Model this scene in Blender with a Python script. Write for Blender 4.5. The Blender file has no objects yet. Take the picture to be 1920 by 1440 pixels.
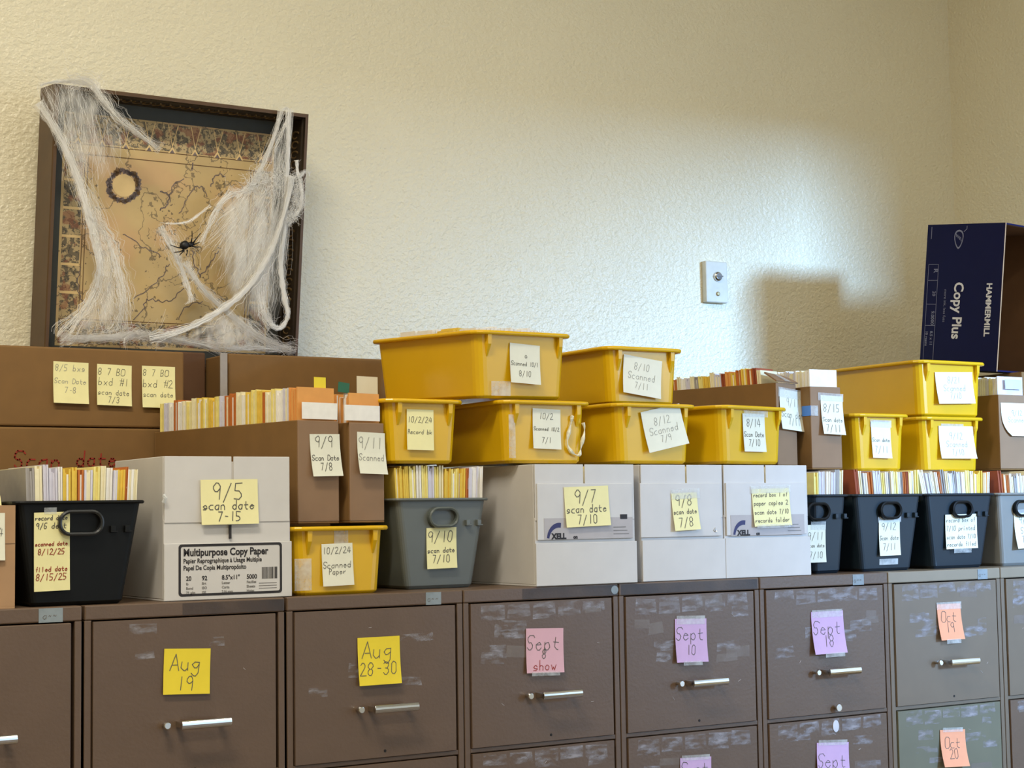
import bpy, bmesh, math, random
from mathutils import Vector, Matrix
random.seed(7)
SC = bpy.context.scene
COL = SC.collection
PI = math.pi
T = 1.30                       # height of the cabinet tops above the floor
WALL = 0.92                    # back wall (y); cabinet fronts stand at y = 0
RIGHT = 3.145                  # right wall (x)

# ------------------------------------------------------------------ camera
FPX = 3200.0
YAW, PITCH, ROLL = 0.55621, 0.07667, -0.01517
CAM = Vector((-0.94243, -2.94135, T + 0.14605))
def _axes():
    cy, sy = math.cos(YAW), math.sin(YAW)
    f = Vector((sy, cy, 0)); r = Vector((cy, -sy, 0)); u = Vector((0, 0, 1))
    f2 = f * math.cos(PITCH) + u * math.sin(PITCH)
    u2 = -f * math.sin(PITCH) + u * math.cos(PITCH)
    r3 = r * math.cos(ROLL) + u2 * math.sin(ROLL)
    u3 = -r * math.sin(ROLL) + u2 * math.cos(ROLL)
    return r3, u3, f2
AX_R, AX_U, AX_F = _axes()
cd = bpy.data.cameras.new('camera'); cam = bpy.data.objects.new('camera', cd); COL.objects.link(cam)
cd.sensor_width = 36.0; cd.lens = FPX / 1920 * 36.0; cd.clip_start = 0.05
cam.matrix_world = Matrix(((AX_R.x, AX_U.x, -AX_F.x, CAM.x), (AX_R.y, AX_U.y, -AX_F.y, CAM.y),
                           (AX_R.z, AX_U.z, -AX_F.z, CAM.z), (0, 0, 0, 1)))
SC.camera = cam

# ------------------------------------------------------------------ light
SC.view_settings.view_transform = 'Standard'; SC.view_settings.look = 'None'
SC.view_settings.gamma = 1.0; SC.view_settings.exposure = 0.0
w = bpy.data.worlds.new('daylight'); SC.world = w; w.use_nodes = True
w.node_tree.nodes['Background'].inputs[0].default_value = (0.62, 0.80, 1.0, 1)
w.node_tree.nodes['Background'].inputs[1].default_value = 2.0
def area(name, loc, target, sx, sy, power, col, spread=180):
    d = bpy.data.lights.new(name, 'AREA'); d.shape = 'RECTANGLE'; d.size = sx; d.size_y = sy
    d.energy = power; d.color = col; d.spread = math.radians(spread)
    o = bpy.data.objects.new(name, d); COL.objects.link(o); o.location = loc
    o.rotation_euler = (Vector(target) - Vector(loc)).to_track_quat('-Z', 'Y').to_euler()
    return o
# bright sky patch outside the window in the right wall
area('window_daylight', (4.65, -6.7, T + 1.88), (1.9, 0.9, T + 0.75), 1.5, 0.9, 170, (0.32, 0.58, 1.0), 60)

# ------------------------------------------------------------------ helpers
def s2l(c):
    return tuple((x / 255 / 12.92 if x / 255 <= 0.04045 else ((x / 255 + 0.055) / 1.055) ** 2.4) for x in c)
def ray(px, py):
    return AX_F + AX_R * ((px - 960) / FPX) - AX_U * ((py - 720) / FPX)
def at(px, py, y):
    d = ray(px, py); return CAM + d * ((y - CAM.y) / d.y)
def hit(px, py, p0, n):
    d = ray(px, py); return CAM + d * ((Vector(p0) - CAM).dot(n) / d.dot(n))

MATS = {}
def mat(name, col, rough=0.6, var=0.06, scale=30.0, bump=0.0, bscale=80.0, metal=0.0, spec=0.5, trans=0.0, coat=0.0):
    if name in MATS: return MATS[name]
    m = bpy.data.materials.new(name); m.use_nodes = True; nt = m.node_tree; N = nt.nodes; L = nt.links
    b = N['Principled BSDF']; c = s2l(col)
    tc = N.new('ShaderNodeTexCoord'); no = N.new('ShaderNodeTexNoise'); no.inputs['Scale'].default_value = scale
    no.inputs['Detail'].default_value = 5
    L.new(tc.outputs['Object'], no.inputs['Vector'])
    cr = N.new('ShaderNodeValToRGB'); L.new(no.outputs['Fac'], cr.inputs[0])
    e = cr.color_ramp.elements
    e[0].position = 0.3; e[1].position = 0.7
    e[0].color = (*[x * (1 - var) for x in c], 1); e[1].color = (*[min(1, x * (1 + var)) for x in c], 1)
    L.new(cr.outputs[0], b.inputs['Base Color'])
    b.inputs['Roughness'].default_value = rough; b.inputs['Metallic'].default_value = metal
    b.inputs['Specular IOR Level'].default_value = spec
    b.inputs['Coat Weight'].default_value = coat
    if bump:
        n2 = N.new('ShaderNodeTexNoise'); n2.inputs['Scale'].default_value = bscale; n2.inputs['Detail'].default_value = 3
        L.new(tc.outputs['Object'], n2.inputs['Vector'])
        bp = N.new('ShaderNodeBump'); bp.inputs['Strength'].default_value = bump; bp.inputs['Distance'].default_value = 0.01
        L.new(n2.outputs['Fac'], bp.inputs['Height']); L.new(bp.outputs[0], b.inputs['Normal'])
    MATS[name] = m; return m
def sheer(name, col, alpha, nscale=60, lo=0.35, hi=0.65, rough=0.3, stretch=(1, 1, 1), spec=0.5):
    """semi-transparent material (tape, tape residue, cobweb veil) whose cover varies with noise"""
    if name in MATS: return MATS[name]
    m = bpy.data.materials.new(name); m.use_nodes = True; nt = m.node_tree; N = nt.nodes; L = nt.links
    b = N['Principled BSDF']; b.inputs['Base Color'].default_value = (*s2l(col), 1); b.inputs['Roughness'].default_value = rough
    b.inputs['Specular IOR Level'].default_value = spec
    tc = N.new('ShaderNodeTexCoord'); mp = N.new('ShaderNodeMapping'); mp.inputs['Scale'].default_value = stretch
    no = N.new('ShaderNodeTexNoise'); no.inputs['Scale'].default_value = nscale; no.inputs['Detail'].default_value = 6
    L.new(tc.outputs['Object'], mp.inputs[0]); L.new(mp.outputs[0], no.inputs['Vector'])
    mr = N.new('ShaderNodeMapRange'); mr.inputs['From Min'].default_value = lo; mr.inputs['From Max'].default_value = hi
    mr.inputs['To Min'].default_value = alpha[0]; mr.inputs['To Max'].default_value = alpha[1]
    L.new(no.outputs['Fac'], mr.inputs['Value']); L.new(mr.outputs[0], b.inputs['Alpha'])
    MATS[name] = m; return m

class MB:
    """collects faces; build() links them as ONE mesh object"""
    def __init__(s): s.v = []; s.f = []; s.m = []; s.M = Matrix.Identity(4)
    def add(s, vs, fs, mi=0):
        o = len(s.v); s.v += [tuple(s.M @ Vector(p)) for p in vs]; s.f += [tuple(i + o for i in f) for f in fs]; s.m += [mi] * len(fs)
    def box(s, x0, x1, y0, y1, z0, z1, mi=0):
        s.add([(x0, y0, z0), (x1, y0, z0), (x1, y1, z0), (x0, y1, z0), (x0, y0, z1), (x1, y0, z1), (x1, y1, z1), (x0, y1, z1)],
              [(0, 3, 2, 1), (4, 5, 6, 7), (0, 1, 5, 4), (1, 2, 6, 5), (2, 3, 7, 6), (3, 0, 4, 7)], mi)
    def loft(s, loops, mi=0, cap0=True, cap1=True, closed=False):
        n = len(loops[0]); vs = [p for l in loops for p in l]; fs = []
        R = len(loops)
        for i in range(R if closed else R - 1):
            a = i * n; b = ((i + 1) % R) * n
            for j in range(n):
                k = (j + 1) % n; fs.append((a + j, a + k, b + k, b + j))
        if cap0 and not closed: fs.append(tuple(range(n - 1, -1, -1)))
        if cap1 and not closed: fs.append(tuple((R - 1) * n + i for i in range(n)))
        s.add(vs, fs, mi)
    def tube(s, pts, r, n=6, mi=0, cap=True):
        pts = [Vector(p) for p in pts]; loops = []
        rr = r if isinstance(r, (list, tuple)) else [r] * len(pts)
        up = Vector((0.13, 0.27, 1)).normalized()
        for i, p in enumerate(pts):
            t = (pts[min(i + 1, len(pts) - 1)] - pts[max(i - 1, 0)])
            if t.length < 1e-9: t = Vector((0, 0, 1))
            t.normalize(); a = t.cross(up)
            if a.length < 1e-3: a = t.cross(Vector((1, 0, 0)))
            a.normalize(); b = t.cross(a)
            loops.append([p + (a * math.cos(2 * PI * k / n) + b * math.sin(2 * PI * k / n)) * rr[i] for k in range(n)])
        s.loft(loops, mi, cap, cap)
    def poly(s, pts, mi=0): s.add(pts, [tuple(range(len(pts)))], mi)
    def build(s, name, mats, parent=None, bevel=0, smooth=False, seg=2):
        me = bpy.data.meshes.new(name); me.from_pydata(s.v, [], s.f)
        for m in (mats if isinstance(mats, (list, tuple)) else [mats]): me.materials.append(m)
        me.polygons.foreach_set('material_index', s.m)
        if smooth: me.polygons.foreach_set('use_smooth', [True] * len(s.f))
        me.update()
        bm = bmesh.new(); bm.from_mesh(me); bmesh.ops.recalc_face_normals(bm, faces=bm.faces); bm.to_mesh(me); bm.free()
        o = bpy.data.objects.new(name, me); COL.objects.link(o)
        if parent: o.parent = parent
        if bevel:
            md = o.modifiers.new('edge', 'BEVEL'); md.width = bevel; md.segments = seg; md.limit_method = 'ANGLE'; md.angle_limit = math.radians(40)
        return o
def tag(o, label, cat, group=None, kind=None):
    o['label'] = label; o['category'] = cat
    if group: o['group'] = group
    if kind: o['kind'] = kind
    return o
def struct(o): o['kind'] = 'structure'; return o
def thing(name, label, cat, loc, rz=0, group=None):
    o = bpy.data.objects.new(name, None); o.empty_display_size = 0.05; COL.objects.link(o)
    o.location = loc; o.rotation_euler = (0, 0, rz); tag(o, label, cat, group); return o
def rrect(w, d, r, z, n=5, cx=0, cy=0):
    """rounded rectangle loop in the xy plane"""
    P = []
    for (sx, sy, a0) in ((1, -1, -90), (1, 1, 0), (-1, 1, 90), (-1, -1, 180)):
        for k in range(n):
            a = math.radians(a0 + 90 * k / (n - 1))
            P.append((cx + sx * (w / 2 - r) + r * math.cos(a), cy + sy * (d / 2 - r) + r * math.sin(a), z))
    return P

# ---- single-stroke handwriting and printed lettering
STK = {'a': "35 15 04 03 12 22 33|35 32", 'b': "08 02|04 15 25 34 33 22 12 03", 'c': "35 15 04 03 12 32", 'd': "38 32|34 25 15 04 03 12 22 33",
 'e': "04 34 25 15 04 03 12 22 33", 'f': "38 27 22|15 35", 'g': "35 15 04 13 23 34|35 31 20 10 01", 'h': "08 02|04 15 25 34 32", 'i': "15 12|17 16", 'k': "08 02|35 03|14 32",
 'l': "18 12", 'm': "05 02|04 15 24 22|24 35 44 42", 'n': "05 02|04 15 25 34 32", 'o': "15 04 03 12 22 33 34 25 15", 'p': "05 00|04 15 25 34 33 22 12 03",
 'r': "05 02|03 14 25 35", 's': "34 25 15 04 13 23 33 22 12 02", 't': "17 13 22 32|05 35", 'u': "05 03 12 22 33|35 32", 'v': "05 22 45", 'w': "05 12 24 32 45",
 'x': "05 32|35 02", 'y': "05 22|45 10", 'A': "02 28 42|14 34", 'B': "02 08 28 37 36 25 05|25 34 33 22 02", 'S': "47 38 18 07 06 15 25 34 33 22 12 03",
 'O': "18 07 03 12 32 43 47 38 18", 'R': "02 08 28 37 36 25 05|25 42", 'N': "02 08 42 48", 'D': "02 08 28 46 44 22 02", 'P': "02 08 28 37 36 25 05", 'C': "47 38 18 07 03 12 32 43",
 '0': "18 07 03 12 22 33 37 28 18", '1': "28 22", '2': "07 18 28 37 36 02 42", '3': "07 18 28 37 36 25 15|25 34 33 22 12 03", '4': "28 04 44|37 32", '5': "38 08 05 25 34 33 22 02",
 '6': "38 18 06 03 12 22 33 34 25 05", '7': "08 38 12", '8': "18 07 06 15 25 36 37 28 18|15 04 03 12 22 33 34 25", '9': "36 25 15 06 07 18 28 37 36 32",
 '/': "01 38", '-': "15 35", '.': "12 13", '#': "12 28|32 48|14 44|06 46", "'": "28 26", '~': "04 15 24 35"}
def write_strokes(mb, text, cx, cz, h, yf, mi, lw=0.0012, slant=0.12, jit=0.35):
    u = h / 6.0; adv = 5.0 * u * 0.86; W = len(text) * adv; x = cx - W / 2
    for ch in text:
        for st in STK.get(ch, '').split('|'):
            if not st: continue
            q = []
            for t in st.split():
                a, b = int(t[0]) + random.uniform(-jit, jit) * 0.5, int(t[1]) - 5 + random.uniform(-jit, jit) * 0.5
                q.append((x + (a + slant * b) * u * 0.86, cz + b * u))
            for i in range(len(q) - 1):
                (x0, z0), (x1, z1) = q[i], q[i + 1]; dx, dz = x1 - x0, z1 - z0; l = math.hypot(dx, dz) or 1e-6
                nx, nz = -dz / l * lw / 2, dx / l * lw / 2; ex, ez = dx / l * lw * .4, dz / l * lw * .4
                P = [(x0 - nx - ex, z0 - nz - ez), (x1 - nx + ex, z1 - nz + ez), (x1 + nx + ex, z1 + nz + ez), (x0 + nx - ex, z0 + nz - ez)]
                mb.add([(a, yf(a, b), b) for a, b in P], [(0, 1, 2, 3)], mi)
        x += adv
def print_text(mb, text, M, size, mi, align='LEFT', bold=0.0, xs=1.0):
    """flat printed lettering; M maps the text's (x, y) plane into the mesh"""
    c = bpy.data.curves.new('t', 'FONT'); c.body = text; c.size = size; c.align_x = align; c.offset = bold; c.resolution_u = 3
    o = bpy.data.objects.new('t', c); COL.objects.link(o)
    bpy.context.view_layer.update()
    dg = bpy.context.evaluated_depsgraph_get(); me = o.evaluated_get(dg).to_mesh()
    mb.add([M @ Vector((v.co.x * xs, v.co.y, 0)) for v in me.vertices], [tuple(p.vertices) for p in me.polygons], mi)
    o.evaluated_get(dg).to_mesh_clear(); bpy.data.objects.remove(o); bpy.data.curves.remove(c)
FRONT = Matrix(((1, 0, 0, 0), (0, 0, 1, 0), (0, 1, 0, 0), (0, 0, 0, 1)))      # text x -> x, text y -> z

# ------------------------------------------------------------------ materials
def wall_mat():
    m = mat('wall_paint', (228, 219, 191), 0.30, 0.02, 3.0, spec=0.6)
    nt = m.node_tree; N = nt.nodes; L = nt.links; b = N['Principled BSDF']; tc = N['Texture Coordinate']
    n1 = N.new('ShaderNodeTexNoise'); n1.inputs['Scale'].default_value = 108; n1.inputs['Detail'].default_value = 3; n1.inputs['Roughness'].default_value = 0.55
    mp = N.new('ShaderNodeMapping'); mp.inputs['Scale'].default_value = (0.8, 1, 1); mp.inputs['Rotation'].default_value = (0, 0.6, 0)
    L.new(tc.outputs['Object'], mp.inputs[0]); L.new(mp.outputs[0], n1.inputs['Vector'])
    bp = N.new('ShaderNodeBump'); bp.inputs['Strength'].default_value = 0.55; bp.inputs['Distance'].default_value = 0.008
    L.new(n1.outputs['Fac'], bp.inputs['Height']); L.new(bp.outputs[0], b.inputs['Normal']); return m
WALLM = wall_mat()
CEIL = mat('ceiling_white', (225, 222, 212), 0.8)
FLOOR = mat('floor_vinyl', (120, 105, 88), 0.5, 0.1, 8)
BROWN = mat('cabinet_brown', (98, 78, 62), 0.42, 0.05, 14, bump=0.05, bscale=160)
BROWN_IN = mat('cabinet_inside', (18, 14, 11), 0.7)
TAUPE = mat('cabinet_taupe', (112, 98, 82), 0.36, 0.05, 14)
LIP = mat('cabinet_top_taupe', (138, 126, 108), 0.3, 0.05, 14)
OLIVE = mat('drawer_olive_grey', (106, 104, 86), 0.4, 0.05, 14)
CHROME = mat('chrome', (215, 215, 215), 0.16, 0.02, metal=1.0)
RES = sheer('tape_residue', (166, 161, 166), (0.0, 0.8), 62, 0.41, 0.74, 0.35, (.6, 1, 1.8))
RES2 = sheer('tape_residue_smooth', (150, 138, 132), (0.25, 0.5), 30, 0.35, 0.65, 0.25)
LIP_DARK = sheer('dark_lip_tone', (48, 46, 50), (0.15, 0.6), 9, .3, .7, .4)  # darker see-through tone for patches on the cabinet tops' front edges
STICK = sheer('tape_label_grey', (140, 150, 155), (0.75, 0.95), 40, 0.3, 0.6, 0.35)
TAPE = sheer('clear_tape', (226, 230, 230), (0.25, 0.5), 50, 0.35, 0.65, 0.12)
KRAFT = mat('cardboard_kraft', (124, 90, 46), 0.75, 0.06, 22)
KRAFT2 = mat('cardboard_tan', (140, 110, 82), 0.75, 0.05, 22)
KRAFT_D = mat('cardboard_edge', (108, 78, 46), 0.85, 0.08, 40)
KRAFT_L = mat('cardboard_pale', (168, 132, 96), 0.75, 0.05, 22)
WHITE_C = mat('carton_white', (204, 200, 196), 0.62, 0.03, 18)
WHITE_I = mat('carton_inside', (176, 160, 136), 0.8)
YEL = mat('yellow_plastic', (218, 172, 16), 0.26, 0.03, 10, spec=0.5)
BLK = mat('black_plastic', (9, 11, 12), 0.5, 0.05, 10, spec=.25)
CHAR = mat('charcoal_plastic', (24, 36, 45), 0.4, 0.05, 10, spec=.35)
GREY = mat('grey_plastic', (98, 102, 98), 0.4, 0.04, 10)
GREYL = mat('pale_grey_plastic', (128, 128, 124), 0.4, 0.04, 10)
NAVY = mat('carton_navy', (4, 9, 58), 0.55, 0.05, 10, spec=.2)
INKB = mat('print_black', (38, 34, 36), 0.7)
INKP = mat('pencil_ink', (92, 90, 84), 0.8)
INKF = mat('faint_ink', (150, 148, 138), 0.8)
INKR = mat('red_ink', (150, 40, 24), 0.7)
INKW = mat('print_white', (205, 205, 212), 0.6)
INKG = mat('print_grey', (120, 116, 112), 0.7)
NAVYP = mat('print_navy', (46, 44, 92), 0.6)
PALEP = mat('print_pale', (178, 172, 172), 0.7)
N_YEL = mat('note_bright_yellow', (232, 208, 52), 0.75, 0.03)
N_CRM = mat('note_cream', (236, 228, 170), 0.75, 0.03)
N_WHT = mat('note_offwhite', (226, 224, 204), 0.7, 0.03)
N_PNK = mat('note_pink', (214, 168, 178), 0.75, 0.03)
N_LIL = mat('note_lilac', (200, 166, 204), 0.75, 0.03)
N_ORG = mat('note_peach', (236, 160, 122), 0.75, 0.03)
P_COL = {'white': mat('paper_white', (238, 234, 226), 0.75, 0.04, 60), 'cream': mat('paper_cream', (236, 226, 190), 0.75, 0.05, 60),
 'yellow': mat('paper_yellow', (228, 194, 78), 0.75, 0.06, 60), 'pale yellow': mat('paper_pale_yellow', (236, 220, 136), 0.75, 0.06, 60),
 'orange': mat('paper_orange', (190, 108, 44), 0.75, 0.06, 60), 'lavender': mat('paper_lavender', (212, 209, 222), 0.75, 0.05, 60),
 'grey': mat('paper_grey', (160, 154, 150), 0.75, 0.05, 60), 'rust': mat('paper_rust', (150, 72, 40), 0.75, 0.06, 60), 'manila': mat('paper_manila', (224, 158, 84), 0.75, 0.05, 40)}

# ------------------------------------------------------------------ the room
def plate(name, quads, m, kind=True):
    mb = MB()
    for q in quads: mb.box(*q)
    return struct(mb.build(name, m))
XL, YB, ZC = -4.2, -5.2, 4.0
plate('wall_back', [(XL - .2, RIGHT + .25, WALL, WALL + .2, 0, ZC)], WALLM)
plate('wall_left', [(XL - .2, XL, YB, WALL, 0, ZC)], WALLM)
FX0, FX1, FZ0, FZ1 = 1.0, 3.0, 0.5, 2.7             # second window, in the wall behind the viewer
plate('wall_front', [(XL - .2, FX0, YB - .2, YB, 0, ZC), (FX1, RIGHT + .25, YB - .2, YB, 0, ZC), (FX0, FX1, YB - .2, YB, 0, FZ0), (FX0, FX1, YB - .2, YB, FZ1, ZC)], WALLM)
WY0, WY1, WZ0, WZ1 = -3.8, -0.76, 0.70, T + 1.42           # window opening in the right wall
plate('wall_right', [(RIGHT, RIGHT + .25, YB, WY0, 0, ZC), (RIGHT, RIGHT + .25, WY1, WALL, 0, ZC),
                     (RIGHT, RIGHT + .25, WY0, WY1, 0, WZ0), (RIGHT, RIGHT + .25, WY0, WY1, WZ1, ZC)], WALLM)
plate('floor', [(XL - .2, RIGHT + .25, YB - .2, WALL + .2, -.1, 0)], FLOOR)
plate('ceiling', [(XL - .2, RIGHT + .25, YB - .2, WALL + .2, ZC, ZC + .1)], CEIL)
mb = MB()
for (a, b, c, d) in ((WY0, WY0 + .05, WZ0, WZ1), (WY1 - .05, WY1, WZ0, WZ1), (WY0, WY1, WZ0, WZ0 + .05), (WY0, WY1, WZ1 - .05, WZ1)):
    mb.box(RIGHT + .16, RIGHT + .21, a, b, c, d)
struct(mb.build('window_1', mat('window_frame_white', (220, 220, 215), 0.4)))
mb = MB()
for (a, b, c, d) in ((FX0, FX0 + .05, FZ0, FZ1), (FX1 - .05, FX1, FZ0, FZ1), (FX0, FX1, FZ0, FZ0 + .05), (FX0, FX1, FZ1 - .05, FZ1), ((FX0 + FX1) / 2 - .025, (FX0 + FX1) / 2 + .025, FZ0, FZ1)):
    mb.box(a, b, YB - .15, YB - .1, c, d)
struct(mb.build('window_2', MATS['window_frame_white']))
# two long fluorescent fittings under the ceiling (above the frame)
def ceiling_light(x, y, label, power):
    t = thing('ceiling_light', label, 'ceiling light', (x, y, ZC), 0, 'ceiling lights')
    b = MB(); b.box(-.64, .64, -.17, .17, -.07, 0); b.build('housing', CEIL, t, 0.004)
    em = bpy.data.materials.get('lamp_diffuser')
    if not em:
        em = bpy.data.materials.new('lamp_diffuser'); em.use_nodes = True
        bb = em.node_tree.nodes['Principled BSDF']; bb.inputs['Emission Color'].default_value = (1, .93, .80, 1); bb.inputs['Emission Strength'].default_value = 3.0
    b = MB(); b.box(-.6, .6, -.14, .14, -.078, -.0705); b.build('diffuser', em, t)
    area('fluorescent_lamp', (x, y, ZC - .1), (x, y, 0), 1.2, .28, power, (1.0, 0.925, 0.765))
ceiling_light(-0.8, -1.2, 'long ceiling light nearest the framed map', 78)
ceiling_light(1.5, -1.4, 'long ceiling light above the filing cabinets', 6)
ceiling_light(-0.6, -3.3, 'long ceiling light behind the viewer on the left', 50)
ceiling_light(1.7, -3.6, 'long ceiling light behind the viewer on the right', 9)

# ------------------------------------------------------------------ filing cabinets
EDGE = [-0.384, -0.0023, 0.3838, 0.7639, 1.1405, 1.5219, 1.9092, 2.2840, 2.662]
def patch(mb, x0, x1, z0, z1, y, mi):
    r = random.uniform(-.004, .004)
    mb.add([(x0, y, z0), (x1, y, z0 + r), (x1 - abs(r), y, z1 + r), (x0 + abs(r), y, z1)], [(0, 1, 2, 3)], mi)
def cabinet(i, label, bodym, dr2=None, wear=1, sticker=None, lipm=None, lock=False, lip_dark=None, dot=None):
    x0, x1 = EDGE[i], EDGE[i + 1]
    gap = 0.0075 if i == 1 else 0.0022
    wd = x1 - x0 - gap; D = 0.86
    t = thing('filing_cabinet', label, 'filing cabinet', ((x0 + x1) / 2, 0, 0), 0, 'filing cabinets along the wall')
    a = wd / 2
    b = MB()
    b.box(-a, -a + .004, .002, D, 0, T - .0265); b.box(a - .004, a, .002, D, 0, T - .0265); b.box(-a + .004, a - .004, D - .004, D, 0, T - .0265)
    b.box(-a, -a + .0125, 0, .02, 0, T - .0265); b.box(a - .0125, a, 0, .02, 0, T - .0265)
    pitch = .2935
    ztop = T - .0275
    for k in range(5):
        z = ztop - k * pitch
        if k: b.box(-a + .0125, a - .0125, .001, .02, z + .0005, z + .0095)
    b.box(-a + .0125, a - .0125, .001, .02, 0, ztop - 4 * pitch)
    b.box(-a + .004, a - .004, .03, .034, .02, T - .03, 1)
    b.build('cabinet_shell', [bodym, BROWN_IN], t, .0012)
    b = MB(); b.box(-a, a, -.001, D, T - .0262, T); b.build('top_panel', lipm or bodym, t, .0025)
    if lip_dark:
        b = MB(); b.add([(lip_dark[0], -.0014, T - .0245), (lip_dark[1], -.0014, T - .0245), (lip_dark[1], -.0014, T - .003), (lip_dark[0], -.0014, T - .003)], [(0, 1, 2, 3)]); b.build('dark_lip_patch', LIP_DARK, t)
    if dot:
        b = MB(); b.tube([(dot, -.001, T - .013), (dot, -.002, T - .013)], .009, 18); b.build('round_sticker', STICK, t)
    if sticker:
        sx, sw = sticker
        s = MB(); s.box(sx - sw / 2, sx + sw / 2, -.0018, -.0012, T - .0262, T - .002)
        s.M = Matrix.Translation((sx, 0, T - .014))
        write_strokes(s, 'a~~', 0, 0, .012, lambda x, z: -.0020, 1, .001)
        s.build('label_sticker', [STICK, INKG], t)
    for k in range(4):
        z1 = ztop - k * pitch - .0012; z0 = z1 - pitch + .0115
        d = MB()
        d.box(-a + .0145, a - .0195, -.004, .024, z0, z1)
        if k < 2:
            rr = random.Random(i * 7 + k * 3 + 1)
            n = int((5 if k else 7) * wear)
            dw = a - .035
            for q in range(n):
                side = rr.choice((-1, 1)); cx = side * rr.uniform(.3, .92) * dw; cz = z1 - rr.uniform(.012, .15)
                hw = rr.uniform(.014, .038); hh = rr.uniform(.006, .014)
                patch(d, max(-dw, cx - hw), min(dw, cx + hw), cz - hh, cz + hh, -.00425 - q * .00004, 1 if rr.random() < .72 else 2)
            if wear >= .9:
                for q in range(5):
                    cx = -dw + (q + .5) * 2 * dw / 5
                    patch(d, cx - dw / 5.4, cx + dw / 5.4, z1 - .012 - rr.uniform(.012, .03), z1 - .004, -.00455 - q * .00004, 1)
            for q in range(int(3 * wear)):            # little scratches
                cx = rr.uniform(-.85, .85) * dw; cz = z1 - rr.uniform(.02, .22); an = rr.uniform(-1, 1); l = rr.uniform(.004, .011)
                d.tube([(cx, -.0042, cz), (cx + l * math.cos(an), -.0042, cz + l * math.sin(an))], .0006, 4, 3)
        dm = dr2 if (dr2 and k == 1) else bodym
        dr = d.build('drawer', [dm, RES, RES2, PALEP], t, .0016)
        zc = z1 - (z1 - z0) * .665
        h = MB()                                       # flat chrome pull standing off the drawer
        h.loft([[(x, -.033 + .0042 * math.cos(2 * PI * q / 14), zc + .0080 * math.sin(2 * PI * q / 14)) for q in range(14)] for x in (-.024, -.023, .069, .070)])
        h.box(-.024, -.016, -.031, -.004, zc - .005, zc + .005); h.box(.054, .062, -.031, -.004, zc - .005, zc + .005)
        h.build('handle', CHROME, dr, .0006)
        h = MB(); h.tube([(-.046, -.004, zc), (-.046, -.012, zc), (-.046, -.020, zc), (-.046, -.024, zc)], [.004, .004, .0075, .006], 14)
        h.build('thumb_latch', CHROME, dr, .0008)
        if k == 0 and lock:
            h = MB(); h.tube([(.015, -.004, z0 + .012), (.015, -.014, z0 + .012)], .004, 12); h.tube([(.016, -.014, z0 + .012), (.016, -.018, z0 + .012)], .0085, 16)
            h.build('lock', CHROME, dr, .001)
        elif k == 0:
            h = MB(); h.tube([(.012, -.0042, z0 + .012), (.012, -.0046, z0 + .012)], .0028, 10); h.build('keyhole', BROWN_IN, dr)
        if k == 1 and lock:
            h = MB(); h.M = Matrix.Translation((.015, -.0045, z1 - .018)) @ Matrix.Diagonal((1, 1, 1.5, 1))
            h.tube([(0, 0, 0), (0, -.0015, 0)], .009, 18); h.build('oval_tag', INKW, dr)
    return t
cabinet(0, 'brown filing cabinet cut by the left edge of the picture', BROWN, wear=.2, sticker=(.135, .042))
cabinet(1, 'brown filing cabinet with the yellow Aug 19 note on its drawer', BROWN, wear=.5, lip_dark=(-.01, .188))
cabinet(2, 'brown filing cabinet with the yellow Aug 28-30 note on its drawer', BROWN, wear=.6, sticker=(.123, .034))
cabinet(3, 'brown filing cabinet with the pink Sept 8 note on its drawer', BROWN, wear=1.2, lip_dark=(-.05, .185), dot=.178)
cabinet(4, 'brown filing cabinet with the lilac Sept 10 note on its drawer', BROWN, wear=1.3, lip_dark=(-.185, .185))
cabinet(5, 'brown filing cabinet with the round lock and lilac Sept 18 note', BROWN, wear=1.0, sticker=(.10, .034), lock=True)
cabinet(6, 'taupe filing cabinet with an olive second drawer and peach notes', TAUPE, dr2=OLIVE, wear=1.5, sticker=(.125, .034), lipm=LIP)
cabinet(7, 'brown filing cabinet cut by the right edge of the picture', TAUPE, dr2=BROWN, wear=1.5, lipm=LIP)

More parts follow.
